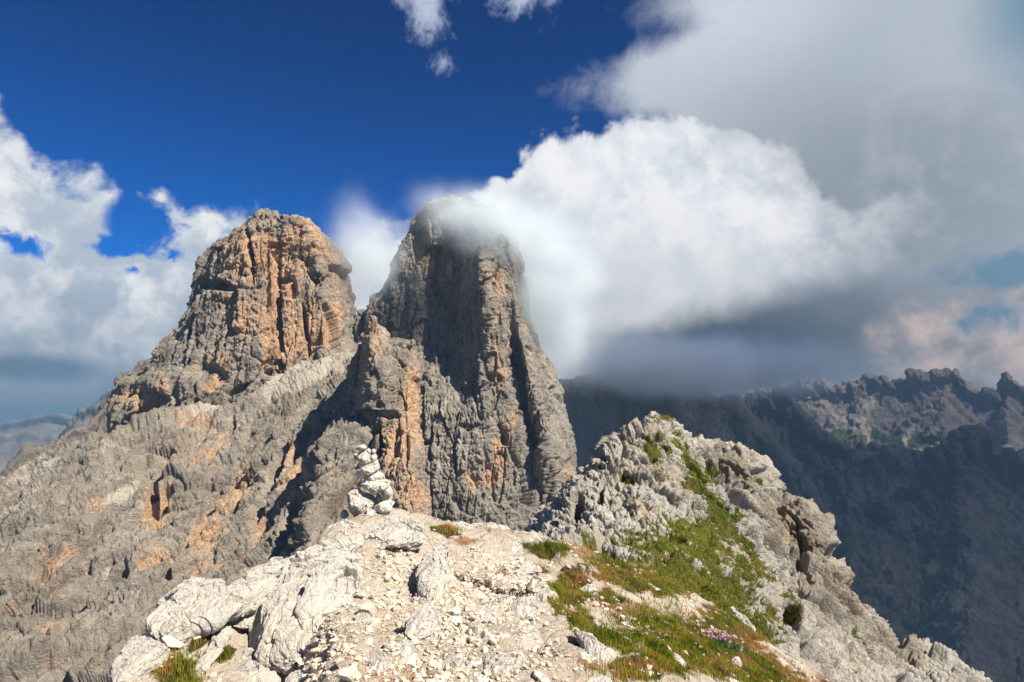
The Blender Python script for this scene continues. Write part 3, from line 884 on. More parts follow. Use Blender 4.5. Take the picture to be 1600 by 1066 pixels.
def from_top(top, drops, jag=0.0, seed=1, step=9.0):
    """rows below a skyline: (dy, factor on Y); jag breaks the skyline into teeth (photo pixels)"""
    if jag:
        r_ = np.random.RandomState(seed)
        t = np.array(top, float)
        xs = np.sort(np.concatenate([t[:, 0], np.arange(t[0, 0], t[-1, 0], step) + r_.uniform(-.3, .3, len(np.arange(t[0, 0], t[-1, 0], step))) * step]))
        xs = xs[np.concatenate([[True], np.diff(xs) > step * .3])]
        y0 = np.interp(xs, t[:, 0], t[:, 1])
        ys = y0 - jag * (r_.rand(len(xs)) ** 1.6 * 1.4 - .4)
        top = [(float(a_), float(b_), float(c_)) for a_, b_, c_ in zip(xs, ys, np.interp(xs, t[:, 0], t[:, 2]))]
        base = [(a_[0], float(b_), a_[2]) for a_, b_ in zip(top, y0)]
    else:
        base = top
    """rows below a skyline: (dy, factor on Y)"""
    rows = [[(x, y + 60, Y * 1.25) for x, y, Y in top], top]
    for i, (dy, k) in enumerate(drops):
        f_ = 0.45 if i == 0 else 0.0              # the teeth die out below the crest
        rows.append([(x, f_ * y + (1 - f_) * yb + dy, Y * k) for (x, y, Y), (_, yb, _2) in zip(top, base)])
    return rows


# wall under the cloud, right behind the middle tower
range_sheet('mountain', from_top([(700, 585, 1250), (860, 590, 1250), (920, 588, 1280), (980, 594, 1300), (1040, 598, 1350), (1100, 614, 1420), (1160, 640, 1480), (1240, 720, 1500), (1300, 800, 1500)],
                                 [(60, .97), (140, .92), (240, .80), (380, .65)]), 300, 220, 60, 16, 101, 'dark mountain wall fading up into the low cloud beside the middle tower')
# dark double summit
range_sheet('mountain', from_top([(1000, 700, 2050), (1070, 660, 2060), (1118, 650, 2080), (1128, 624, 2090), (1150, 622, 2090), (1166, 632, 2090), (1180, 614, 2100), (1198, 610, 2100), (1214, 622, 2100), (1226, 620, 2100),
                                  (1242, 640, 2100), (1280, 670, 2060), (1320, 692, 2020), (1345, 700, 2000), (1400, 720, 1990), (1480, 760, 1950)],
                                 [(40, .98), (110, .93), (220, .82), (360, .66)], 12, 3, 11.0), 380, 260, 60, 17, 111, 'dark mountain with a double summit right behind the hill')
# nearer range, right
def a_right(p, px, py, d, n):
    warm = blobs(px, py, [(1450, 735, 60, 30, .35), (1380, 740, 40, 30, .35)]) + 0.25 * fbm(p / 120, 4, .5, 9) - 0.08
    grass = blobs(px, py, [(1420, 770, 40, 20, .8), (1370, 800, 50, 40, .7), (1440, 850, 80, 40, .5), (1400, 950, 60, 60, .5)]) + 0.35 * fbm(p / 90, 4, .5, 19) - 0.05
    pale = blobs(px, py, [(1460, 805, 6, 26, .9, -55), (1425, 830, 5, 30, .9, -20), (1490, 690, 30, 16, .5), (1385, 880, 5, 50, .6, 15)])
    return {'warm': warm, 'pale': pale, 'grass': grass}


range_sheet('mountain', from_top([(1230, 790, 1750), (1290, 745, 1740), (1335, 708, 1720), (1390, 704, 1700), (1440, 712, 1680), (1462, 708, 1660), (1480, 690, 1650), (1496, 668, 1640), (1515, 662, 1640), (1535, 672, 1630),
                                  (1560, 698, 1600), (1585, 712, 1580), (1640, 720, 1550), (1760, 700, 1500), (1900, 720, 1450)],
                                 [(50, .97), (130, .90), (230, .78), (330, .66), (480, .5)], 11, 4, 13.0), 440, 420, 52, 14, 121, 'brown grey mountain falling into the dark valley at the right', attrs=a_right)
# far blue range
def a_farr(p, px, py, d, n):
    pale = blobs(px, py, [(1350, 650, 9, 38, 1.3, 25), (1362, 628, 22, 6, 1.2), (1350, 668, 7, 30, 1.2, -20), (1420, 680, 6, 26, 1.2, 25), (1310, 660, 26, 5, 1.0, 35), (1412, 676, 5, 20, 1.0, -10)])
    warm = 0.25 * fbm(p / 140, 4, .5, 9) - 0.08
    grass = blobs(px, py, [(1350, 690, 90, 26, 1.0), (1440, 692, 60, 18, .8)]) + .25 * fbm(p / 110, 4, .5, 19)
    return {'warm': warm, 'pale': pale, 'grass': grass - pale}


range_sheet('mountain', from_top([(1120, 640, 2940), (1200, 612, 2940), (1250, 600, 2940), (1290, 606, 2940), (1325, 606, 2975), (1345, 596, 2975), (1380, 596, 3010), (1440, 592, 3010), (1478, 582, 3010), (1502, 590, 3010), (1510, 604, 2975),
                                  (1540, 616, 2940), (1562, 612, 2940), (1563, 592, 2905), (1580, 590, 2905), (1600, 606, 2905), (1700, 640, 2870), (1850, 650, 2800)],
                                 [(26, .99), (60, .95), (95, .88), (150, .75)], 9, 5, 9.0), 540, 300, 80, 23, 131, 'hazy blue mountain range with pale scree gullies at the far right', attrs=a_farr)
# left: ridges beyond the cliff
range_sheet('ridge', from_top([(-200, 850, 620), (-60, 790, 640), (0, 742, 660), (40, 705, 680), (60, 700, 690), (90, 690, 700), (118, 668, 720), (140, 665, 730), (160, 640, 760), (180, 615, 780), (188, 590, 800), (215, 574, 820), (260, 560, 830), (300, 600, 830)],
                              [(25, .97), (60, .9), (120, .75), (240, .6)]), 300, 180, 28, 6.0, 141, 'grey rocky ridge descending behind the cliff at the left')
range_sheet('mountain', from_top([(60, 720, 2800), (100, 680, 2800), (118, 650, 2800), (128, 640, 2800), (150, 634, 2800), (175, 610, 2800), (230, 600, 2800), (300, 600, 2800)],
                                 [(20, .98), (60, .93), (160, .85)]), 140, 90, 70, 18, 151, 'blue hazy mountain shoulder far behind the left ridge')

range_sheet('mountain', from_top([(-300, 664, 5200), (-120, 660, 5200), (-40, 668, 5200), (0, 664, 5200), (40, 656, 5200), (80, 650, 5200), (120, 656, 5200), (170, 662, 5200), (260, 655, 5200), (340, 660, 5200)],
                                 [(14, .98), (30, .94), (60, .88)]), 160, 70, 150, 14, 161, 'dim blue hills on the horizon at the far left')
range_sheet('mountain', from_top([(-300, 700, 3600), (-120, 692, 3600), (-40, 690, 3600), (0, 684, 3600), (40, 678, 3600), (70, 682, 3600), (110, 690, 3600), (180, 700, 3600), (300, 705, 3600)],
                                 [(16, .97), (40, .92), (90, .84)]), 160, 70, 110, 14, 171, 'pale brown lower hills in front of the dim hills at the far left')

# valley floor and plain out to the horizon
gx = np.linspace(-1, 1, 220); gy = np.linspace(0, 1, 220)
GX, GY = np.meshgrid(np.sign(gx) * np.abs(gx) ** 1.7 * 26000, -600 + gy ** 2.2 * 30000)
q = np.stack([GX.ravel(), GY.ravel(), 0 * GX.ravel()], 1)
zz = -560 + 150 * fbm(q / 1800, 6, 0.55, 201, ridged=True) + 330 * sstep(3500, 9000, q[:, 1]) * (fbm(q / 4200, 5, .5, 205) + 0.35)
q[:, 2] = zz
me = mesh_from('ground', q, grid_faces(220, 220), M_PLAIN, {'warm': 0 * zz, 'pale': 0 * zz}, smooth=True)
link('ground', me, kind='structure', label='hazy plain and hills far below at the left', cat='ground')


# ------------------------------------------------------------------ near ground: the path crest and the grass beside it
M_GROUND = rock_material('path_ground', 0.9, (0.36, 0.285, 0.21), (0.57, 0.495, 0.40), (0.70, 0.64, 0.55), warm=(0.55, 0.38, 0.24), warm2=(0.62, 0.48, 0.34), bump=0.8,
                         grass=((0.045, 0.045, 0.014), (0.075, 0.060, 0.022), (0.14, 0.085, 0.04)), soil=(0.22, 0.125, 0.07), fleck=0.2)
M_ROCK = rock_material('pale_limestone', 0.7, (0.46, 0.425, 0.365), (0.64, 0.60, 0.53), (0.75, 0.71, 0.635), warm=(0.60, 0.44, 0.30), warm2=(0.64, 0.53, 0.40), bump=0.8, fleck=0.3, brown=(0.56, 0.49, 0.39), brown_amt=0.35)
M_CAIRN = rock_material('cairn_limestone', 0.4, (0.43, 0.395, 0.33), (0.63, 0.592, 0.515), (0.74, 0.705, 0.63), warm=(0.60, 0.48, 0.36), warm2=(0.66, 0.57, 0.46), bump=0.7, fleck=0.35, brown_amt=0.08)
M_STONE = rock_material('loose_limestone', 0.25, (0.40, 0.345, 0.27), (0.55, 0.485, 0.40), (0.68, 0.62, 0.52), warm=(0.56, 0.37, 0.24), warm2=(0.63, 0.49, 0.36), bump=0.4, fleck=0.3)

GR = [
    [(150, 1066, 8.5, -9), (140, 1080, 9, -8), (300, 960, 10, -6), (370, 925, 11, -5), (450, 890, 12, -4.5), (515, 845, 13, -4), (600, 835, 14, -3.5), (700, 845, 15, -3), (850, 860, 17, -2), (950, 900, 20, -1.5),
     (1050, 940, 22, -1), (1130, 990, 22, -1), (1200, 1050, 21, -1), (1300, 1120, 20, -1), (1500, 1250, 17, -1)],
    [(-200, 1230, 5.0, -1), (100, 1085, 5.6, -.8), (240, 958, 6.6, -.75), (340, 918, 7.2, -.6), (440, 886, 8.2, -.5), (510, 850, 9.2, -.1), (600, 824, 10), (700, 832, 10.6), (850, 846, 11.5), (950, 885, 13), (1050, 915, 15), (1130, 960, 16), (1200, 1010, 16), (1300, 1075, 15), (1500, 1220, 12)],
    [(-170, 1350, 4.2, -.6), (100, 1160, 4.6, -.5), (245, 1030, 5.5, -.35), (350, 990, 6.2, -.25), (440, 960, 6.8, -.3), (520, 910, 7.4, -.05), (600, 880, 8.0), (700, 885, 8.3), (850, 900, 8.8), (940, 935, 9.0), (1030, 965, 9.6), (1110, 1000, 10), (1180, 1040, 10.2), (1280, 1100, 10), (1480, 1250, 8.5)],
    [(-140, 1530, 3.5), (100, 1260, 3.9), (250, 1130, 4.5), (350, 1085, 5.0, -.35), (435, 1060, 5.2, -.3), (520, 1022, 5.4), (600, 1002, 5.7), (700, 1000, 5.8), (850, 1000, 6.0), (930, 1020, 6.1), (1010, 1040, 6.3), (1080, 1070, 6.4), (1150, 1100, 6.6), (1250, 1160, 6.6), (1450, 1310, 6)]]
gr = []
for r in GR:
    row = []
    for q_ in r:
        v = P(*q_[:3])
        if len(q_) > 3: v = v + np.array([0, 0, q_[3]])
        row.append(v)
    gr.append(row)
xs_near = [-4.4, -2.9, -2.1, -1.6, -1.2, -.85, -.6, -.3, .15, .5, .85, 1.2, 1.6, 2.2, 3.6]
zs_near = [-3.6, -2.7, -2.25, -2.0, -1.85, -1.72, -1.66, -1.64, -1.66, -1.75, -1.88, -2.05, -2.3, -2.8, -4.2]
for Yn in (3.0, -1.0, -6.0):
    k = 1.0 if Yn > 0 else 1.1
    gr.append([(x * k, Yn, z - 0.03 * (3 - Yn)) for x, z in zip(xs_near, zs_near)])
gr_rows = np.array(gr)

GG = [(890, 925, 34, 50, .95, 30), (905, 970, 30, 30, .8), (1000, 900, 110, 34, .95, 15), (860, 862, 46, 16, .9), (850, 892, 22, 10, .7), (950, 1000, 60, 22, .9, 25), (1060, 1010, 130, 46, 1.0, 20), (1180, 1045, 110, 40, 1.0, 25),
      (1010, 1050, 90, 26, .85), (695, 830, 34, 9, .8), (610, 868, 20, 8, .5), (320, 990, 14, 60, 1.0, 42), (345, 945, 10, 26, 1.0), (275, 1045, 50, 34, 1.0), (350, 1025, 22, 18, .95), (590, 870, 14, 8, .5), (1130, 1000, 80, 60, 1.0),
      (960, 935, 46, 26, .5)]
GS = [(640, 860, 30, 10, .7), (795, 895, 40, 10, .8), (730, 845, 26, 10, .8), (960, 950, 70, 16, .9, 25), (1000, 985, 50, 16, .7, 25), (900, 870, 40, 16, .8), (930, 1045, 30, 12, .7), (660, 1050, 60, 14, .6), (1260, 1066, 60, 16, .8), (500, 1040, 24, 12, .6), (620, 1060, 40, 10, .6)]


def d_ground(p):
    return 0.085 * rock_disp(p, 0.9, 1.0, 81, (0.3, 1, 0.2), 1.8, 3, crack=0.5, fb=0.5) + 0.018 * fbm(p / 0.16, 4, 0.6, 85) + 0.05 * fbm(p / 1.6, 3, .5, 86)


def a_ground(p, px, py, d, n):
    g = blobs(px, py, GG) + 0.75 * fbm(p / 0.4, 5, 0.65, 91)
    s = blobs(px, py, GS) * 0.8 + 0.55 * fbm(p / 0.35, 4, 0.65, 95) + 0.02
    return {'grass': g, 'soil': s, 'warm': 0.35 * fbm(p / .8, 3, .5, 97) + blobs(px, py, [(700, 1040, 200, 40, .55), (600, 960, 90, 80, .3)]) - .1, 'pale': blobs(px, py, [(780, 970, 90, 40, .6), (450, 1050, 60, 20, .5)])}


ground, ground_v, ground_f = rock_sheet('path', gr_rows, 620, 460, M_GROUND, d_ground, None, a_ground, wu=[.4, .6] + [1] * 12, wv=[.5, 1, 1.2, .4, .15, .1], kind='structure',
                                        label='pale gravel path over the ridge crest with grass on its right', cat='path')
GB = BVHTree.FromPolygons([tuple(v) for v in ground_v], [tuple(int(i) for i in f) for f in ground_f])
HB = BVHTree.FromPolygons([tuple(v) for v in hill_v], [tuple(int(i) for i in f) for f in hill_f])


def hit(px, py, tree=None):
    x, f, z = ray(px, py)
    d = Vector((float(x), float(f), float(z))).normalized()
    h = (tree or GB).ray_cast(Vector((0, 0, 0)), d)
    return h[0], h[1]


def resample(poly, n):
    p = np.array(poly, float)
    q_ = np.vstack([p, p[:1]])
    s_ = np.concatenate([[0], np.cumsum(np.hypot(*np.diff(q_, axis=0).T))])
    t = np.linspace(0, s_[-1], n, endpoint=False)
    return np.stack([np.interp(t, s_, q_[:, 0]), np.interp(t, s_, q_[:, 1])], 1)


def outline_rock(name, poly, Y, thick, mat, seed, tilt=0.0, amp=0.05, facet=0.36, parent=None, origin=None, dens=0.8, attrs=None, along=(0, 0, 1), flat=0.62, stretch=1.3, gtilt=None, chips=14, lat_cut=.3, deep=0.0, **tags):
    """a closed rock of real depth whose outline seen from the path is poly (photo pixels)"""
    poly = np.array(poly, float)
    w = poly.max(0) - poly.min(0)
    n = int(np.clip((w[0] + w[1]) * 2 * dens, 40, 520))
    m = int(np.clip((w[0] + w[1]) * 1.1 * dens, 24, 300))
    o = resample(poly, n)
    c = (poly.max(0) + poly.min(0)) / 2
    lat = np.linspace(-math.pi / 2, math.pi / 2, m)
    cl = np.abs(np.cos(lat)) ** flat
    if gtilt is not None: tilt = gtilt * Y * Y / 1.65 / FPX
    px = c[0] + (o[None, :, 0] - c[0]) * cl[:, None]
    py = c[1] + (o[None, :, 1] - c[1]) * cl[:, None]
    Yg = Y + (-np.sin(lat) * np.abs(np.sin(lat)) ** 0.1 * thick)[:, None] + tilt * (c[1] - py)
    g = np.moveaxis(P(px.ravel(), py.ravel(), Yg.ravel()), 0, -1).reshape(m, n, 3)
    ctr = g.reshape(-1, 3).mean(0)
    gg = np.concatenate([g, g[:, :1]], 1)
    nn = grid_normals(np.concatenate([g[:, -1:], gg, g[:, 1:2]], 1))[:, 1:-2]
    k = (((g - ctr) * nn).sum(-1)).mean()
    nn = smooth_grid(nn * np.sign(k), 3)
    p = g.reshape(-1, 3); nn = nn.reshape(-1, 3)
    W = w.max() / FPX * Y
    q_ = p + seed * 3.7
    # flat broken faces: the ball is cut back by random planes turned mostly to the front and top
    r_ = np.random.RandomState(seed + 100)
    sc_ = np.array([w[0] / FPX * Y / 2, thick, w[1] / FPX * Y / 2])
    rel = (p - ctr)
    rel[:, 1] -= tilt * (c[1] - py.ravel())
    rel = rel / sc_
    pl = r_.normal(size=(chips, 3)); pl[:, 1] = -np.abs(pl[:, 1]) - 0.35; pl[:, 2] += 0.15
    pl /= np.linalg.norm(pl, axis=1)[:, None]
    for n_ in pl:
        e_ = np.maximum(rel @ n_ - r_.uniform(.42, .80) + deep, 0)
        rel = rel - e_[:, None] * n_ * np.array([lat_cut, 1.0, lat_cut])
    p2 = rel * sc_ + ctr
    p2[:, 1] += tilt * (c[1] - py.ravel())
    p = p2
    g2 = p.reshape(m, n, 3)
    gg = np.concatenate([g2, g2[:, :1]], 1)
    n2_ = grid_normals(np.concatenate([g2[:, -1:], gg, g2[:, 1:2]], 1))[:, 1:-2]
    nn = smooth_grid(n2_ * np.sign(k), 3).reshape(-1, 3)
    d = amp * W * (rock_disp(q_, W * facet, 1.0, seed % 50, along, stretch, 3, crack=0.35, fb=0.4) - 0.1) + amp * 0.35 * W * fbm(q_ / (W * 0.11), 4, 0.55, seed % 30)
    pole = np.repeat(np.clip(np.cos(lat) * 4, 0.15, 1), n)
    v = p + nn * (d * pole)[:, None]
    i = np.arange(m - 1)[:, None] * n; j = np.arange(n)[None]
    f = np.stack([i + j, i + (j + 1) % n, i + n + (j + 1) % n, i + n + j], -1).reshape(-1, 4)
    if k < 0: f = f[:, ::-1]
    at = {'warm': 0.30 * fbm(q_ / (W * .5), 4, .5, 7) - 0.05, 'pale': 0.3 * fbm(q_ / (W * .35), 4, .5, 9)}
    if attrs: at.update(attrs(p))
    org = ctr if origin is None else np.asarray(origin)
    me = mesh_from(name, v - org, f, mat, at)
    return link(name, me, parent=parent, loc=None if parent else tuple(org), **tags)


def zpoly(pts, ox, oy, s_):
    return [(ox + x / s_, oy + y / s_) for x, y in pts]


def Yat(px, py):
    h, _ = hit(px, py)
    return h.y if h is not None else 10.0


Z1 = (200, 820, 4.333)     # zoomed crops the outlines were read from: corner and scale
Z2 = (540, 800, 4.006)
Z3 = (800, 820, 4.332)
Z4 = (1020, 880, 5.333)
BOULDERS = [
    # name, outline, depth under the lowest edge, thickness factor, tilt, label
    ('boulder', zpoly([(860, 800), (830, 690), (840, 560), (870, 480), (960, 440), (1040, 330), (1050, 260), (1180, 230), (1330, 200), (1480, 215), (1545, 300), (1560, 480), (1540, 640), (1510, 780), (1400, 850), (1220, 930), (1080, 960), (960, 930), (870, 860)], *Z1), 6.25, .52, .0042,
     'largest pale boulder, flat faced with a dark hollow under its lower left edge'),
    ('boulder', zpoly([(120, 640), (200, 540), (310, 450), (440, 390), (560, 370), (640, 400), (640, 470), (600, 500), (520, 560), (520, 640), (440, 700), (400, 770), (310, 830), (220, 810), (140, 740)], *Z1), 6.7, .5, .003,
     'pale rounded rock at the left edge of the ridge above the grass gully'),
    ('rock_slab', zpoly([(-120, 960), (0, 770), (110, 745), (160, 760), (240, 800), (280, 870), (210, 960), (120, 1010), (20, 1080), (-100, 1080)], *Z1), 5.9, .45, .003,
     'pale broken slab in the lower left corner of the ridge'),
    ('rock_slab', zpoly([(590, 580), (650, 470), (760, 400), (860, 350), (1000, 310), (1050, 330), (1000, 420), (880, 480), (850, 600), (830, 700), (740, 690), (640, 680), (600, 640)], *Z1), 7.4, .4, .004,
     'ledge of pale rock between the rounded left rock and the largest boulder'),
    ('rock_slab', [(290, 975), (330, 925), (390, 895), (450, 868), (503, 838), (545, 855), (550, 892), (490, 905), (425, 930), (370, 960), (320, 975)], 7.6, .2, .004,
     'long pale bedrock ledge running behind the largest boulder towards the cairn'),
    ('rock_slab', zpoly([(530, 720), (610, 690), (690, 700), (700, 760), (640, 830), (600, 900), (540, 960), (500, 1060), (440, 1066), (450, 980), (520, 880), (560, 800)], *Z1), 5.9, .4, .002,
     'narrow whitish rock rib in the grass gully left of the largest boulder'),
    ('boulder', zpoly([(640, 1010), (720, 900), (800, 850), (870, 890), (960, 960), (1060, 990), (1040, 1100), (900, 1160), (640, 1160)], *Z1), 5.75, .4, .001,
     'shaded rock in the hollow below the largest boulder'),
    ('boulder', zpoly([(1050, 1080), (1090, 1000), (1150, 985), (1230, 1000), (1300, 1060), (1280, 1120), (1100, 1130)], *Z1), 5.3, .5, .002,
     'small pale rock at the bottom edge below the largest boulder'),
    ('boulder', [(501, 850), (502, 828), (512, 812), (535, 806), (555, 812), (569, 826), (570, 846), (556, 856), (540, 870), (515, 868)], 9.3, .6, .004,
     'pale rock left half of the pedestal under the cairn'),
    ('boulder', [(560, 842), (562, 818), (580, 806), (600, 798), (620, 795), (640, 800), (654, 812), (664, 830), (660, 842), (640, 850), (600, 856), (572, 858)], 9.6, .6, .004,
     'pale rounded rock carrying the right side of the cairn'),
    ('rock_ledge', zpoly([(560, 170), (600, 120), (660, 80), (730, 72), (790, 90), (830, 130), (860, 180), (885, 260), (870, 300), (820, 250), (790, 200), (720, 190), (650, 185), (590, 210)], *Z2), 9.7, .5, .004,
     'arched pale ledge over a brown hollow at the top of the path'),
    ('rock_ledge', zpoly([(450, 330), (480, 240), (540, 200), (620, 190), (660, 230), (640, 300), (670, 350), (665, 430), (640, 520), (590, 560), (510, 570), (470, 520), (445, 440)], *Z2), 8.1, .45, .004,
     'tall grey rock fin splitting the gravel path in two'),
    ('rock_ledge', zpoly([(350, 690), (400, 650), (450, 600), (500, 580), (560, 610), (580, 700), (540, 780), (480, 800), (420, 830), (370, 790)], *Z2), 6.75, .4, .003,
     'low grey rock step below the fin in the middle of the path'),
    ('rock_ledge', zpoly([(300, 880), (340, 820), (390, 800), (430, 830), (400, 880), (350, 910), (310, 910)], *Z2), 6.1, .45, .003,
     'dark sided small rock step below the grey one on the path'),
    ('rock_slab', zpoly([(750, 90), (830, 80), (920, 75), (1010, 95), (1080, 130), (1180, 150), (1220, 180), (1150, 200), (1060, 190), (960, 170), (870, 160), (790, 130)], *Z2), 10.6, .5, .006,
     'long pale slab on the crest in front of the middle tower'),
    ('boulder', zpoly([(960, 190), (1040, 175), (1100, 200), (1115, 260), (1070, 285), (1010, 280), (970, 240)], *Z2), 9.6, .6, .003,
     'grey rock under the right end of the crest slab'),
    ('boulder', zpoly([(890, 250), (950, 225), (1000, 245), (1020, 280), (960, 295), (900, 285)], *Z2), 9.2, .6, .003,
     'small pale rock left of the grey one under the crest slab'),
    ('rock_slab', zpoly([(900, 320), (950, 295), (1040, 285), (1130, 295), (1165, 330), (1120, 345), (1000, 350), (920, 340)], *Z2), 8.7, .5, .005,
     'flat grey slab lying where the path meets the reddish soil'),
    ('rock_slab', zpoly([(1010, 410), (1060, 370), (1130, 345), (1200, 335), (1230, 370), (1150, 385), (1090, 400), (1060, 435), (1020, 430)], *Z2), 8.2, .5, .005,
     'pale flat slab just below the flat grey slab'),
    ('rock_slab', zpoly([(790, 660), (830, 590), (920, 575), (970, 610), (960, 660), (880, 690), (810, 690)], *Z2), 6.9, .3, .004,
     'worn flat bedrock hump in the middle of the gravel'),
    ('boulder', zpoly([(1010, 630), (1050, 560), (1120, 530), (1200, 545), (1230, 590), (1200, 640), (1170, 690), (1100, 680), (1030, 675)], *Z2), 7.0, .4, .004,
     'cracked grey bedrock block beside the grass at the right of the path'),
    ('boulder', zpoly([(930, 570), (960, 530), (1010, 520), (1040, 550), (1010, 590), (960, 600)], *Z2), 7.2, .5, .003,
     'rounded grey stone behind the cracked bedrock block'),
    ('rock_slab', zpoly([(940, 780), (1000, 700), (1060, 680), (1130, 700), (1180, 750), (1250, 820), (1240, 850), (1150, 870), (1050, 860), (960, 830)], *Z2), 6.4, .35, .004,
     'broad pale bedrock slab at the right side of the gravel'),
    ('rock_slab', zpoly([(840, 940), (880, 890), (980, 890), (1080, 880), (1150, 920), (1140, 1000), (1100, 1080), (980, 1080), (880, 1010)], *Z2), 5.7, .35, .003,
     'brownish flat slab at the bottom edge right of the path centre'),
    ('boulder', zpoly([(640, 950), (680, 910), (750, 930), (800, 950), (800, 1000), (740, 1020), (670, 990)], *Z2), 5.8, .45, .002,
     'smooth pale stone half sunk in the gravel at the bottom'),
    ('boulder', zpoly([(130, 1010), (150, 930), (230, 890), (290, 920), (280, 980), (220, 1020)], *Z2), 5.8, .4, .002,
     'low pale rock by a dark crack at the bottom left of the path'),
    ('boulder', zpoly([(55, 660), (75, 630), (150, 640), (170, 690), (120, 710), (60, 720)], *Z2), 6.6, .5, .002,
     'small block wedged beside the right edge of the largest boulder'),
    ('boulder', zpoly([(115, 460), (150, 415), (210, 405), (270, 430), (320, 480), (338, 530), (320, 545), (290, 520), (240, 460), (180, 450), (140, 470)], *Z3), 7.3, .6, .004,
     'curved white rock arching out of the bright green grass'),
    ('boulder', zpoly([(415, 740), (430, 705), (480, 740), (540, 745), (600, 800), (640, 840), (680, 850), (690, 940), (640, 950), (610, 990), (560, 940), (490, 900), (470, 820)], *Z3), 5.9, .5, .003,
     'jagged pale rock standing between gravel and grass'),
    ('boulder', zpoly([(485, 680), (520, 668), (600, 665), (650, 690), (650, 720), (580, 715), (510, 700)], *Z3), 6.5, .6, .003,
     'low white rock in dark grass behind the jagged rock'),
    ('boulder', zpoly([(1000, 890), (1040, 875), (1100, 870), (1150, 900), (1190, 960), (1185, 1005), (1140, 985), (1090, 930), (1040, 910)], *Z3), 6.3, .6, .003,
     'white slanting rock in the grass at the bottom right'),
    ('boulder', zpoly([(885, 980), (920, 945), (960, 1000), (955, 1035), (920, 1030)], *Z3), 6.0, .6, .002,
     'small pale rock in brown grass between the jagged and slanting rocks'),
    ('rock_slab', zpoly([(340, 1040), (420, 990), (520, 955), (620, 990), (690, 1070), (680, 1120), (360, 1120)], *Z3), 5.5, .4, .004,
     'smooth pale slab at the bottom edge below the jagged rock'),
    ('boulder', zpoly([(445, 430), (500, 400), (560, 410), (580, 450), (530, 455), (490, 470), (460, 455)], *Z3), 8.6, .6, .004,
     'small white rock on the yellow grass above the reddish gravel'),
    ('boulder', zpoly([(730, 365), (765, 345), (795, 375), (790, 400), (750, 390)], *Z3), 10.6, .7, .003,
     'small round grey rock in the grass near the saddle'),
    ('rock_slab', zpoly([(830, 360), (870, 355), (930, 390), (1000, 440), (940, 445), (880, 430), (850, 400)], *Z3), 10.6, .5, .006,
     'long flat lichen grey slab lying in the grass near the saddle'),
    ('boulder', zpoly([(500, 260), (540, 240), (585, 300), (590, 325), (545, 315), (515, 290)], *Z3), 11.4, .6, .003,
     'pale pointed rock at the top of the grass beside the saddle'),
    ('boulder', zpoly([(325, 215), (345, 195), (358, 230), (350, 290), (330, 285)], *Z3), 10.0, .7, .003,
     'upright white stone by the dark green tuft on the crest'),
    ('boulder', zpoly([(350, 270), (385, 260), (400, 300), (390, 320), (355, 310)], *Z3), 9.7, .7, .003,
     'small stone to the right of the upright white stone'),
    ('boulder', zpoly([(655, 830), (690, 780), (730, 790), (750, 850), (720, 885), (680, 890)], *Z4), 7.0, .7, .002,
     'yellowish round stone in the grass below the pink flowers'),
    ('boulder', zpoly([(705, 900), (730, 890), (760, 930), (735, 940)], *Z4), 6.8, .7, .002,
     'little stone touching the yellowish round stone'),
    ('boulder', zpoly([(955, 685), (980, 680), (1000, 710), (970, 708)], *Z4), 9.0, .7, .002,
     'tiny pale stone in the grass right of the pink flowers'),
    ('boulder', zpoly([(585, 970), (620, 950), (680, 970), (730, 1000), (720, 1030), (610, 1030)], *Z4), 6.1, .6, .002,
     'pale rock cut by the bottom edge below the yellowish stone'),
    ('rock_slab', zpoly([(570, 400), (600, 390), (640, 450), (660, 510), (630, 500), (590, 440)], *Z4), 12.0, .5, .003,
     'thin pale slab sticking out above the pink flowers'),
    ('rock_slab', zpoly([(690, 400), (730, 400), (790, 450), (850, 540), (865, 640), (820, 620), (760, 540), (710, 460)], *Z4), 12.5, .5, .003,
     'long pale rib of rock right above the pink flowers'),
]
for k, (nm, poly, Y0, th, tilt, lab) in enumerate(BOULDERS):
    poly = np.array(poly)
    poly = poly.mean(0) + (poly - poly.mean(0)) * (1.12 if k == 0 else 1.05)
    if 'cairn' in lab: poly = poly + np.array([0, 8.0])
    lo = poly[np.argsort(-poly[:, 1])[:3]].mean(0)
    h_, _ = hit(lo[0], lo[1] - 2)
    if h_ is not None and 0.55 * Y0 < h_.y < 1.5 * Y0:
        Y0 = h_.y
    Wd = poly.max(0) - poly.min(0)
    T = th * math.sqrt(Wd[0] * Wd[1]) / FPX * Y0
    gt = {'boulder': .24, 'rock_ledge': .34, 'rock_slab': .58}[nm]
    if poly[:, 0].max() < 562 and nm == 'rock_slab': gt = .4
    outline_rock(nm, poly, Y0 + T * 0.12 + gt * Y0 * Y0 / 1.65 / FPX * Wd[1] / 2, T, M_ROCK, 5 + k * 3, gtilt=gt, amp=0.055 if nm == 'boulder' else 0.05, kind='thing', deep={'boulder': .06, 'rock_ledge': .16, 'rock_slab': .10}[nm] + (.08 if k == 0 else 0),
                 label=lab, cat='rock', along=(0.3, 0.2, 1) if nm == 'boulder' else (1, 0.3, 0.1))

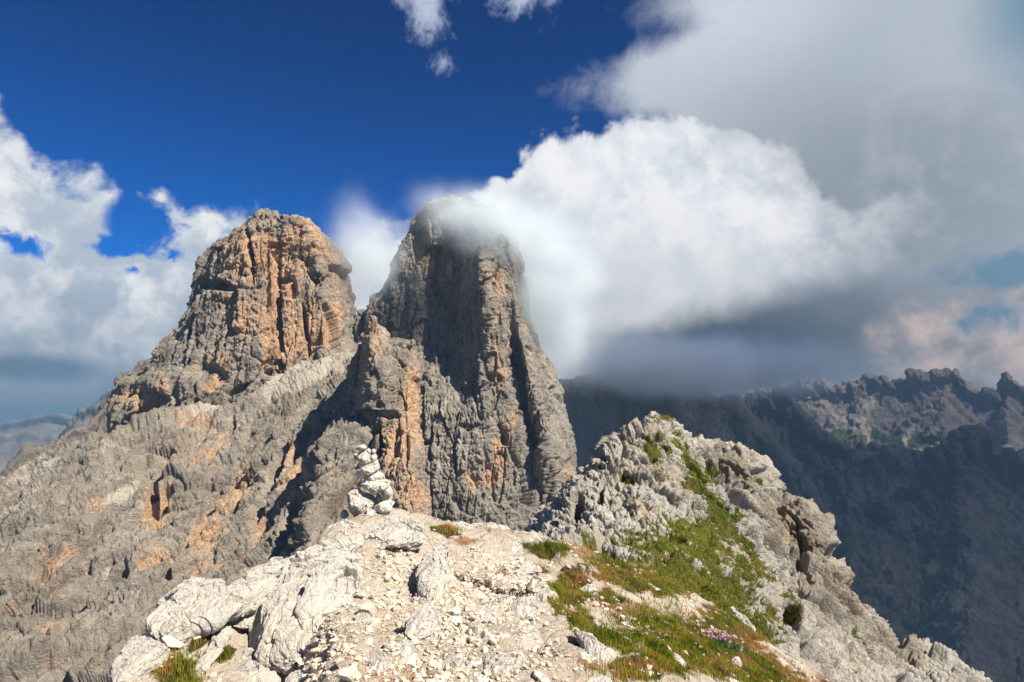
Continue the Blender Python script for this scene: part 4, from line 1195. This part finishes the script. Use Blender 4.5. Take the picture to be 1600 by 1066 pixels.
# ------------------------------------------------------------------ the cairn
ZC = (500, 670, 6.27)
CAIRN = [
    [(195, 860), (210, 800), (260, 790), (285, 850), (240, 885)],
    [(245, 640), (300, 570), (380, 590), (440, 630), (530, 650), (545, 720), (470, 800), (400, 860), (320, 850), (260, 770)],
    [(360, 888), (455, 830), (468, 765), (558, 830), (500, 875), (410, 915)],
    [(520, 790), (620, 715), (700, 685), (722, 720), (685, 820), (640, 862), (580, 850)],
    [(605, 610), (680, 550), (722, 640), (718, 695), (650, 700), (608, 700)],
    [(550, 650), (590, 640), (605, 690), (575, 745), (550, 700)],
    [(395, 535), (450, 508), (520, 498), (640, 490), (692, 520), (660, 565), (610, 625), (560, 638), (470, 605)],
    [(395, 475), (505, 430), (570, 408), (622, 440), (640, 505), (520, 520), (430, 520)],
    [(345, 445), (370, 368), (440, 362), (510, 345), (572, 335), (585, 392), (540, 425), (480, 448), (400, 458)],
    [(362, 300), (368, 240), (420, 203), (468, 213), (492, 260), (494, 335), (440, 362), (390, 345)],
    [(482, 262), (530, 228), (562, 270), (552, 310), (508, 318)],
    [(498, 310), (562, 298), (576, 350), (503, 362)],
    [(352, 203), (368, 170), (438, 152), (458, 190), (400, 212)],
    [(455, 215), (478, 188), (503, 215), (492, 242)],
    [(503, 208), (530, 192), (553, 213), (543, 240), (508, 238)],
    [(328, 252), (355, 238), (368, 290), (345, 318)]]
cb = P(578, 812, 9.25)
ca = link('cairn', None, label='tall cairn of stacked pale stones on the rock pedestal beside the path', cat='cairn', loc=tuple(cb))
DY = [.12, 0, -.25, -.15, .0, .1, -.05, .05, 0, 0, .05, .06, 0, .02, .04, .15]
for k, pl in enumerate(CAIRN):
    poly = np.array(zpoly(pl, *ZC))
    poly = poly.mean(0) + (poly - poly.mean(0)) * 1.07
    W = (poly.max(0) - poly.min(0))
    T = 0.62 * math.sqrt(W[0] * W[1]) / FPX * 9.25
    outline_rock('stone', poly, 9.25 + DY[k], T, M_CAIRN, 7 + k * 5, 0.002, amp=0.04, chips=24, lat_cut=.36, parent=ca, origin=cb, dens=2.6, flat=0.5)


# ------------------------------------------------------------------ loose stones and gravel
def ico(sub):
    t = (1 + 5 ** .5) / 2
    v = [(-1, t, 0), (1, t, 0), (-1, -t, 0), (1, -t, 0), (0, -1, t), (0, 1, t), (0, -1, -t), (0, 1, -t), (t, 0, -1), (t, 0, 1), (-t, 0, -1), (-t, 0, 1)]
    f = [(0, 11, 5), (0, 5, 1), (0, 1, 7), (0, 7, 10), (0, 10, 11), (1, 5, 9), (5, 11, 4), (11, 10, 2), (10, 7, 6), (7, 1, 8),
         (3, 9, 4), (3, 4, 2), (3, 2, 6), (3, 6, 8), (3, 8, 9), (4, 9, 5), (2, 4, 11), (6, 2, 10), (8, 6, 7), (9, 8, 1)]
    v = [Vector(q_).normalized() for q_ in v]
    for _ in range(sub):
        c = {}; nf = []
        def mid(a, b):
            k = (min(a, b), max(a, b))
            if k not in c:
                v.append((v[a] + v[b]).normalized()); c[k] = len(v) - 1
            return c[k]
        for a, b, d in f:
            x, y, z = mid(a, b), mid(b, d), mid(d, a)
            nf += [(a, x, z), (b, y, x), (d, z, y), (x, y, z)]
        f = nf
    return np.array([tuple(q_) for q_ in v]), np.array(f)


def chip(sub, seed):
    """a broken stone: a ball cut by random planes"""
    v, f = ico(sub)
    r_ = np.random.RandomState(seed)
    n = r_.normal(size=(15, 3)); n /= np.linalg.norm(n, axis=1)[:, None]
    h = r_.uniform(0.5, 0.95, 15)
    dt = v @ n.T
    rad = np.where(dt > 0.05, h / np.maximum(dt, 0.05), 9).min(1)
    rad = np.minimum(rad, 1.15) * (1 + 0.10 * fbm(v * 1.7 + seed, 3, 0.5, seed % 20))
    return v * rad[:, None] * np.array([1.0, r_.uniform(.65, .95), r_.uniform(.42, .75)]), f


def inside(w_, n, seed, need=0.3):
    """random points of the near ground, kept by a weight over photo pixels"""
    r_ = np.random.RandomState(seed)
    out = []
    while len(out) < n:
        px = r_.uniform(*w_[0], 4000); py = r_.uniform(*w_[1], 4000)
        out += list(zip(px, py))
    return out[:n]


rs = np.random.RandomState(4)
PATHW = [(700, 960, 150, 90, 1.3), (620, 900, 60, 60, 1.1), (640, 1050, 190, 60, 1.3), (780, 900, 60, 30, .9), (540, 1000, 60, 60, 1.0), (860, 1050, 70, 40, .8), (990, 978, 40, 12, .45, 25), (940, 945, 34, 10, .45, 20), (490, 1050, 60, 30, .9),
         (1000, 985, 30, 10, .4), (640, 850, 60, 20, .7)]
gvv, gff, gwarm = [], [], []
chips1 = [chip(1, 300 + i) for i in range(14)]
chips3 = [chip(3, 500 + i) for i in range(10)]
nverts = 0
def scatter(vv, ff, n, weight, seed, ymax):
    """points spread evenly over the ground itself, times a weight"""
    r_ = np.random.RandomState(seed)
    q_ = vv[ff[:, 0]]
    A = np.linalg.norm(np.cross(vv[ff[:, 1]] - q_, vv[ff[:, 3]] - q_), axis=1)
    px, py = project(q_)
    w_ = np.where((q_[:, 1] > 3.5) & (q_[:, 1] < ymax) & (px > -60) & (px < 1660) & (py < 1120), A * weight(q_, px, py), 0)
    i = r_.choice(len(ff), n, p=w_ / w_.sum())
    u = r_.rand(n, 2)
    return q_[i] + (vv[ff[i, 1]] - q_[i]) * u[:, :1] + (vv[ff[i, 3]] - q_[i]) * u[:, 1:]


cand = scatter(ground_v, ground_f, 15000, lambda q_, px, py: np.clip(blobs(px, py, PATHW) + 1.1 * fbm(q_ / .35, 4, .6, 3) - 0.1, 0.03 * (blobs(px, py, PATHW) > 0), 1), 8, 13)
for i, c in enumerate(cand):
    v, f = chips1[rs.randint(len(chips1))]
    s_ = min(0.0065 + 0.011 * rs.exponential(0.8), 0.05)
    th = rs.uniform(0, 6.28)
    ct, st = math.cos(th), math.sin(th)
    M = np.array([[ct, -st, 0], [st, ct, 0], [0, 0, 1]])
    tl = rs.normal(size=3) * 0.25
    vv = v @ M.T
    vv = vv + np.cross(tl, vv)
    gvv.append(vv * s_ + c + np.array([0, 0, s_ * 0.25])); gff.append(f + nverts); nverts += len(v)
    gwarm.append(np.full(len(v), rs.uniform(-0.3, 0.75)))
gw = np.concatenate(gwarm)
me = mesh_from('gravel', np.concatenate(gvv), np.concatenate(gff), M_STONE, {'warm': gw, 'pale': np.clip(0.5 - gw, 0, 1)})
link('gravel', me, kind='stuff', label='pale limestone gravel strewn over the path', cat='gravel')

# the bigger loose stones, one object each
stone_me = []
for i, (v, f) in enumerate(chips3):
    stone_me.append(mesh_from('loose_stone', v, f, M_STONE, {'warm': np.full(len(v), rs.uniform(-.4, .5)), 'pale': np.full(len(v), rs.uniform(0, .8))}))
big = cand[rs.permutation(len(cand))[:260]]
for i, c in enumerate(big):
    o = link('loose_stone', stone_me[i % len(stone_me)], kind='thing', label='pale angular loose stone lying on the gravel of the path', cat='stone', group='loose stones on the path', loc=None)
    s_ = rs.uniform(0.035, 0.075) * (1.0 if rs.rand() < .85 else 1.5)
    o.location = (c[0], c[1], c[2] + s_ * 0.2)
    o.scale = (s_, s_, s_)
    o.rotation_euler = (rs.normal() * .25, rs.normal() * .25, rs.uniform(0, 6.28))

# ------------------------------------------------------------------ grass
def grass_material(name, cols):
    m = bpy.data.materials.new(name); m.use_nodes = True
    nt = m.node_tree; nt.nodes.clear()
    out = nt.nodes.new('ShaderNodeOutputMaterial')
    at = S(nt, nnode(nt, 'ShaderNodeAttribute', attribute_name='tone').outputs['Fac'])
    c = mixc(nt, at.step(0.0, 0.5), cols[0], cols[1])
    c = mixc(nt, at.step(0.5, 1.0), c, cols[2])
    d = nt.nodes.new('ShaderNodeBsdfDiffuse'); t = nt.nodes.new('ShaderNodeBsdfTranslucent'); mx = nt.nodes.new('ShaderNodeMixShader')
    nt.links.new(c, d.inputs[0]); nt.links.new(c, t.inputs[0])
    mx.inputs[0].default_value = 0.35
    nt.links.new(d.outputs[0], mx.inputs[1]); nt.links.new(t.outputs[0], mx.inputs[2]); nt.links.new(mx.outputs[0], out.inputs[0])
    return m


M_GRASS = grass_material('grass_blades', ((0.070, 0.105, 0.010), (0.25, 0.245, 0.028), (0.42, 0.21, 0.075)))


def blades(pts, h, w, tone, bend, seed, lean=None):
    r_ = np.random.RandomState(seed)
    n = len(pts)
    a = r_.uniform(0, 2 * math.pi, n)
    side = np.stack([np.cos(a), np.sin(a), 0 * a], 1)
    b = r_.uniform(0, 2 * math.pi, n)
    ben = np.stack([np.cos(b), np.sin(b), 0 * b], 1) * (bend * r_.rand(n))[:, None]
    if lean is not None: ben = ben + np.asarray(lean)
    up = np.array([0, 0, 1.0])
    w = w[:, None]; h = h[:, None]
    p0 = pts - side * w; p1 = pts + side * w
    mid = pts + (up * 0.6 + ben * 0.35) * h
    p2 = mid - side * w * .7; p3 = mid + side * w * .7
    p4 = pts + (up * 0.95 + ben) * h
    v = np.stack([p0, p1, p2, p3, p4], 1).reshape(-1, 3)
    k = (np.arange(n) * 5)[:, None]
    f = np.concatenate([k + np.array([[0, 1, 3]]), k + np.array([[0, 3, 2]]), k + np.array([[2, 3, 4]])])
    return v, f, np.repeat(tone, 5)


GWm = GG + [(1060, 975, 120, 30, .9, 15)]


def w_near(q_, px, py):
    g = blobs(px, py, GWm) + 0.75 * fbm(q_ / 0.4, 5, 0.65, 91)
    return np.clip((g - 0.32) * 2.2, 0, 1) * (0.35 + 0.65 * sstep(-.1, .25, fbm(q_ / 0.22, 2, .5, 33))) / np.maximum(q_[:, 1] / 7, .7) ** 1.0


BROWN = [(930, 905, 50, 20, .9, 15), (890, 870, 36, 18, .5), (1180, 1010, 50, 18, .8, 30), (1130, 1040, 80, 20, .35), (1000, 1040, 60, 18, .7), (1090, 950, 40, 16, .8), (960, 1050, 30, 20, .7), (1250, 1050, 40, 20, .9), (255, 1030, 26, 22, .55), (1030, 900, 60, 14, .5), (900, 925, 26, 12, .5), (600, 870, 30, 10, .8), (695, 830, 40, 10, .4)]
pts = scatter(ground_v, ground_f, 100000, w_near, 1, 17)
px, py = project(pts)
tone = np.clip(0.34 + 0.85 * blobs(px, py, BROWN) + 1.5 * fbm(pts / 0.35, 4, .6, 44) + rs.normal(size=len(pts)) * 0.16, 0, 1)
hh = 0.022 + 0.075 * np.clip(0.45 + 1.3 * fbm(pts / 0.3, 3, .5, 45), 0.05, 1.2) * rs.uniform(.5, 1.2, len(pts))
v, f, t = blades(pts, hh, 0.0022 + 0.0014 * rs.rand(len(pts)), tone, 0.7, 2)
link('grass', mesh_from('grass', v, f, M_GRASS, {'tone': t}), kind='stuff', label='green and yellow brown grass on the crest beside the path', cat='grass')


def w_hill(q_, px, py):
    return np.clip((hill_g - 0.35) * 3, 0, 1)


i_ = hill_f[:, 0]
hpx, hpy = project(hill_v[i_])
at = hill.data.attributes['grass'].data
ga = np.empty(len(at), np.float32); at.foreach_get('value', ga)
hill_g = ga[i_]
pts = scatter(hill_v, hill_f, 90000, lambda q_, px, py: w_hill(q_, px, py) / np.maximum(q_[:, 1] / 20, 1) ** 0.7, 3, 90)
px, py = project(pts)
tone = np.clip(0.22 + 0.50 * blobs(px, py, [(1040, 655, 40, 14, 1), (1020, 740, 60, 16, .9), (1030, 690, 40, 30, .6), (980, 890, 70, 22, .8), (1060, 910, 60, 20, .6)]) + 1.1 * fbm(pts / 1.6, 4, .6, 46) + rs.normal(size=len(pts)) * 0.14, 0, 1)
v, f, t = blades(pts, rs.uniform(.07, .22, len(pts)), 0.010 + 0.012 * rs.rand(len(pts)), tone, 0.7, 4)
link('grass', mesh_from('grass', v, f, M_GRASS, {'tone': t}), kind='stuff', label='dark green grass strips on the steep hill', cat='grass')

# ------------------------------------------------------------------ pink flowers
def plain(name, col, rough=0.8):
    m = bpy.data.materials.new(name); m.use_nodes = True
    nt = m.node_tree
    bs = nt.nodes['Principled BSDF']
    tc = nt.nodes.new('ShaderNodeTexCoord')
    n_ = noise(nt, tc.outputs['Object'], 60.0, 3, 0.6)
    nt.links.new(mixc(nt, n_.step(0.35, 0.65), col, tuple(v * 1.35 for v in col)), bs.inputs['Base Color'])
    bs.inputs['Roughness'].default_value = rough
    return m


M_PINK = plain('pink_petals', (0.50, 0.29, 0.39))
M_LEAF = plain('flower_leaves', (0.035, 0.075, 0.015))
hf, _ = hit(1118, 1003)
if hf is None: hf = Vector(P(1118, 1003, 9.0))
root = link('pink_flower_clump', None, label='clump of small pink flowers in the grass on the edge of the slope', cat='flowers', loc=tuple(hf))
k_ = hf.y / FPX
lp = np.stack([rs.normal(size=900) * 24 * k_, rs.normal(size=900) * 0.10, np.zeros(900)], 1)
lp[:, 2] -= 0.28 * lp[:, 0]
v, f, t = blades(lp, rs.uniform(.04, .11, 900), np.full(900, .004), np.zeros(900), 0.6, 9)
link('foliage', mesh_from('foliage', v, f, M_LEAF), parent=root)


def flower_mesh(seed):
    r_ = np.random.RandomState(seed)
    vs, fs = [], []
    n0 = 0
    for q_ in range(7):
        c = r_.normal(size=3) * np.array([.011, .011, .006]) + np.array([0, 0, .004])
        a0 = r_.uniform(0, 6.28); tilt = r_.normal(size=2) * 0.4
        for kk in range(5):
            a = a0 + kk * 2 * math.pi / 5
            d = np.array([math.cos(a), math.sin(a), tilt[0] * math.cos(a) + tilt[1] * math.sin(a)])
            e_ = np.array([-math.sin(a), math.cos(a), 0])
            vs += [c, c + (d * .6 + e_ * .45) * .011, c + d * .0125 + np.array([0, 0, .002]), c + (d * .6 - e_ * .45) * .011]
            fs.append([n0, n0 + 1, n0 + 2, n0 + 3]); n0 += 4
    return mesh_from('flower_head', np.array(vs), np.array(fs), M_PINK)


fm = [flower_mesh(i) for i in range(6)]
for i in range(80):
    x = np.clip(rs.normal() * 0.5, -1, 1)
    yy = np.clip(rs.normal() * 0.5, -1, 1)
    X = x * 42 * k_
    o = link('flower_head', fm[i % 6], parent=root)
    o.location = (X, yy * 0.11, -0.36 * X + 0.085 + 0.05 * rs.rand() + 0.16 * yy * .5)
    o.rotation_euler = (rs.normal() * .4 + .35, rs.normal() * .4, rs.uniform(0, 6))
    q_ = rs.uniform(.55, 1.1); o.scale = (q_, q_, q_)

# ------------------------------------------------------------------ the little cairn on the ridge of the hill
hc, _ = hit(1136, 706, HB)
Yc = hc.y if hc is not None else 77
cb2 = P(1136, 703, Yc)
c2 = link('cairn', None, label='tiny slim cairn on the skyline of the rocky hill', cat='cairn', loc=tuple(cb2))
for k, pl in enumerate([[(1131, 704), (1132, 699), (1137, 697), (1141, 699), (1141, 705)], [(1133, 700), (1134, 696), (1138, 695), (1139, 699)], [(1134, 697), (1135, 691), (1138, 691), (1138, 697)]]):
    outline_rock('stone', pl, Yc, 0.25, M_ROCK, 11 + k * 7, 0.0, amp=0.06, parent=c2, origin=cb2, dens=1.5)

# ------------------------------------------------------------------ mist round the towers, shade cloud, haze
def blob_mesh(name, centre, rad, sub=3, lump=0.18, seed=1):
    v, f = ico(sub)
    r_ = 1 + lump * fbm(v * 1.6 + seed * 3.1, 4, 0.55, seed)
    return mesh_from(name, v * r_[:, None] * np.asarray(rad), f, None, smooth=True)


def mist(name, centre, rad, density, scale, seed, label, thr=(0.42, 0.68), rot=0.0, color=(.90, .965, 1.0), edge=0.9, aniso=-0.05):
    me = blob_mesh(name, centre, rad, 2, 0.0, seed)
    m = bpy.data.materials.new(name + '_vapour'); m.use_nodes = True
    nt = m.node_tree; nt.nodes.clear()
    out = nt.nodes.new('ShaderNodeOutputMaterial')
    pv = nt.nodes.new('ShaderNodeVolumePrincipled')
    pv.inputs['Color'].default_value = (*color, 1)
    pv.inputs['Anisotropy'].default_value = aniso
    tc = nt.nodes.new('ShaderNodeTexCoord')
    o_ = vmul(nt, tc.outputs['Object'], tuple(1.0 / r_ for r_ in rad))
    ln = nnode(nt, 'ShaderNodeVectorMath', operation='LENGTH')
    nt.links.new(o_, ln.inputs[0])
    q_ = S(nt, ln.outputs['Value'])
    n_ = noise(nt, vadd(nt, vmul(nt, tc.outputs['Object'], 1.0 / scale), (seed * 1.7, seed * .9, 0)), 1.0, 5, 0.55, dist=0.4)
    fall = q_.step(1.0, 0.0)
    dens = (n_ + (fall - 0.5) * 0.36).step(*thr) * fall * density
    nt.links.new(dens.k, pv.inputs['Density'])
    nt.links.new(pv.outputs[0], out.inputs['Volume'])
    me.materials.append(m)
    o = link(name, me, kind='stuff', label=label, cat='mist', loc=tuple(centre))
    o.rotation_euler = (0, rot, 0)
    return o


mist('mist', P(752, 352, 432), (72, 48, 33), 0.10, 30.0, 1, 'veil of mist drifting over the top of the middle tower', thr=(0.30, 0.74), rot=0.25)
mist('mist', P(560, 392, 372), (48, 48, 46), 0.050, 28.0, 2, 'thin mist in the gap between the two towers', thr=(0.34, 0.72))
mist('mist', P(858, 446, 455), (56, 52, 92), 0.080, 34.0, 3, 'bright mist spilling past the right edge of the middle tower', thr=(0.30, 0.70))
mist('mist', P(1050, 578, 1200), (430, 240, 84), 0.034, 130.0, 4, 'dark low cloud base hiding the top of the mountain wall', thr=(0.32, 0.62))

me = blob_mesh('cloud', None, (1050, 820, 190), 4, 0.25, 5)
m = bpy.data.materials.new('cloud_vapour'); m.use_nodes = True
nt = m.node_tree; nt.nodes.clear()
out = nt.nodes.new('ShaderNodeOutputMaterial'); pv = nt.nodes.new('ShaderNodeVolumePrincipled')
pv.inputs['Density'].default_value = 0.006
pv.inputs['Color'].default_value = (.97, .98, 1, 1)
nt.links.new(pv.outputs[0], out.inputs['Volume'])
me.materials.append(m)
o = link('cloud', me, kind='structure', label='thick grey cloud over the valley beyond the right edge, shading the mountains', cat='cloud', loc=(1950, 700, 1400))
o.rotation_euler = (0, 0, R(35))
me2 = blob_mesh('cloud', None, (780, 460, 150), 4, 0.2, 9)
m2 = m.copy(); m2.name = 'thin_cloud_vapour'
m2.node_tree.nodes['Principled Volume'].inputs['Density'].default_value = 0.0022
me2.materials.append(m2)
o = link('cloud', me2, kind='structure', label='second, unseen cloud added farther out beyond the right edge, shading the blue range', cat='cloud', loc=(2860, 2080, 1200))  # unseen cloud, added to put the far blue range in part shade
o.rotation_euler = (0, 0, R(-30))

bx = np.array([(x, y, z) for x in (-28000, 28000) for y in (-700, 31000) for z in (-1150, 320)], float)
me = mesh_from('haze', bx, [(0, 1, 3, 2), (4, 6, 7, 5), (0, 4, 5, 1), (2, 3, 7, 6), (0, 2, 6, 4), (1, 5, 7, 3)], None)
m = bpy.data.materials.new('haze_air'); m.use_nodes = True
nt = m.node_tree; nt.nodes.clear()
out = nt.nodes.new('ShaderNodeOutputMaterial'); pv = nt.nodes.new('ShaderNodeVolumePrincipled')
pv.inputs['Density'].default_value = 1.6e-4
pv.inputs['Color'].default_value = (0.15, 0.28, 0.44, 1)
nt.links.new(pv.outputs[0], out.inputs['Volume'])
me.materials.append(m)
link('haze', me, kind='stuff', label='bluish haze filling the air towards the far ranges', cat='haze')
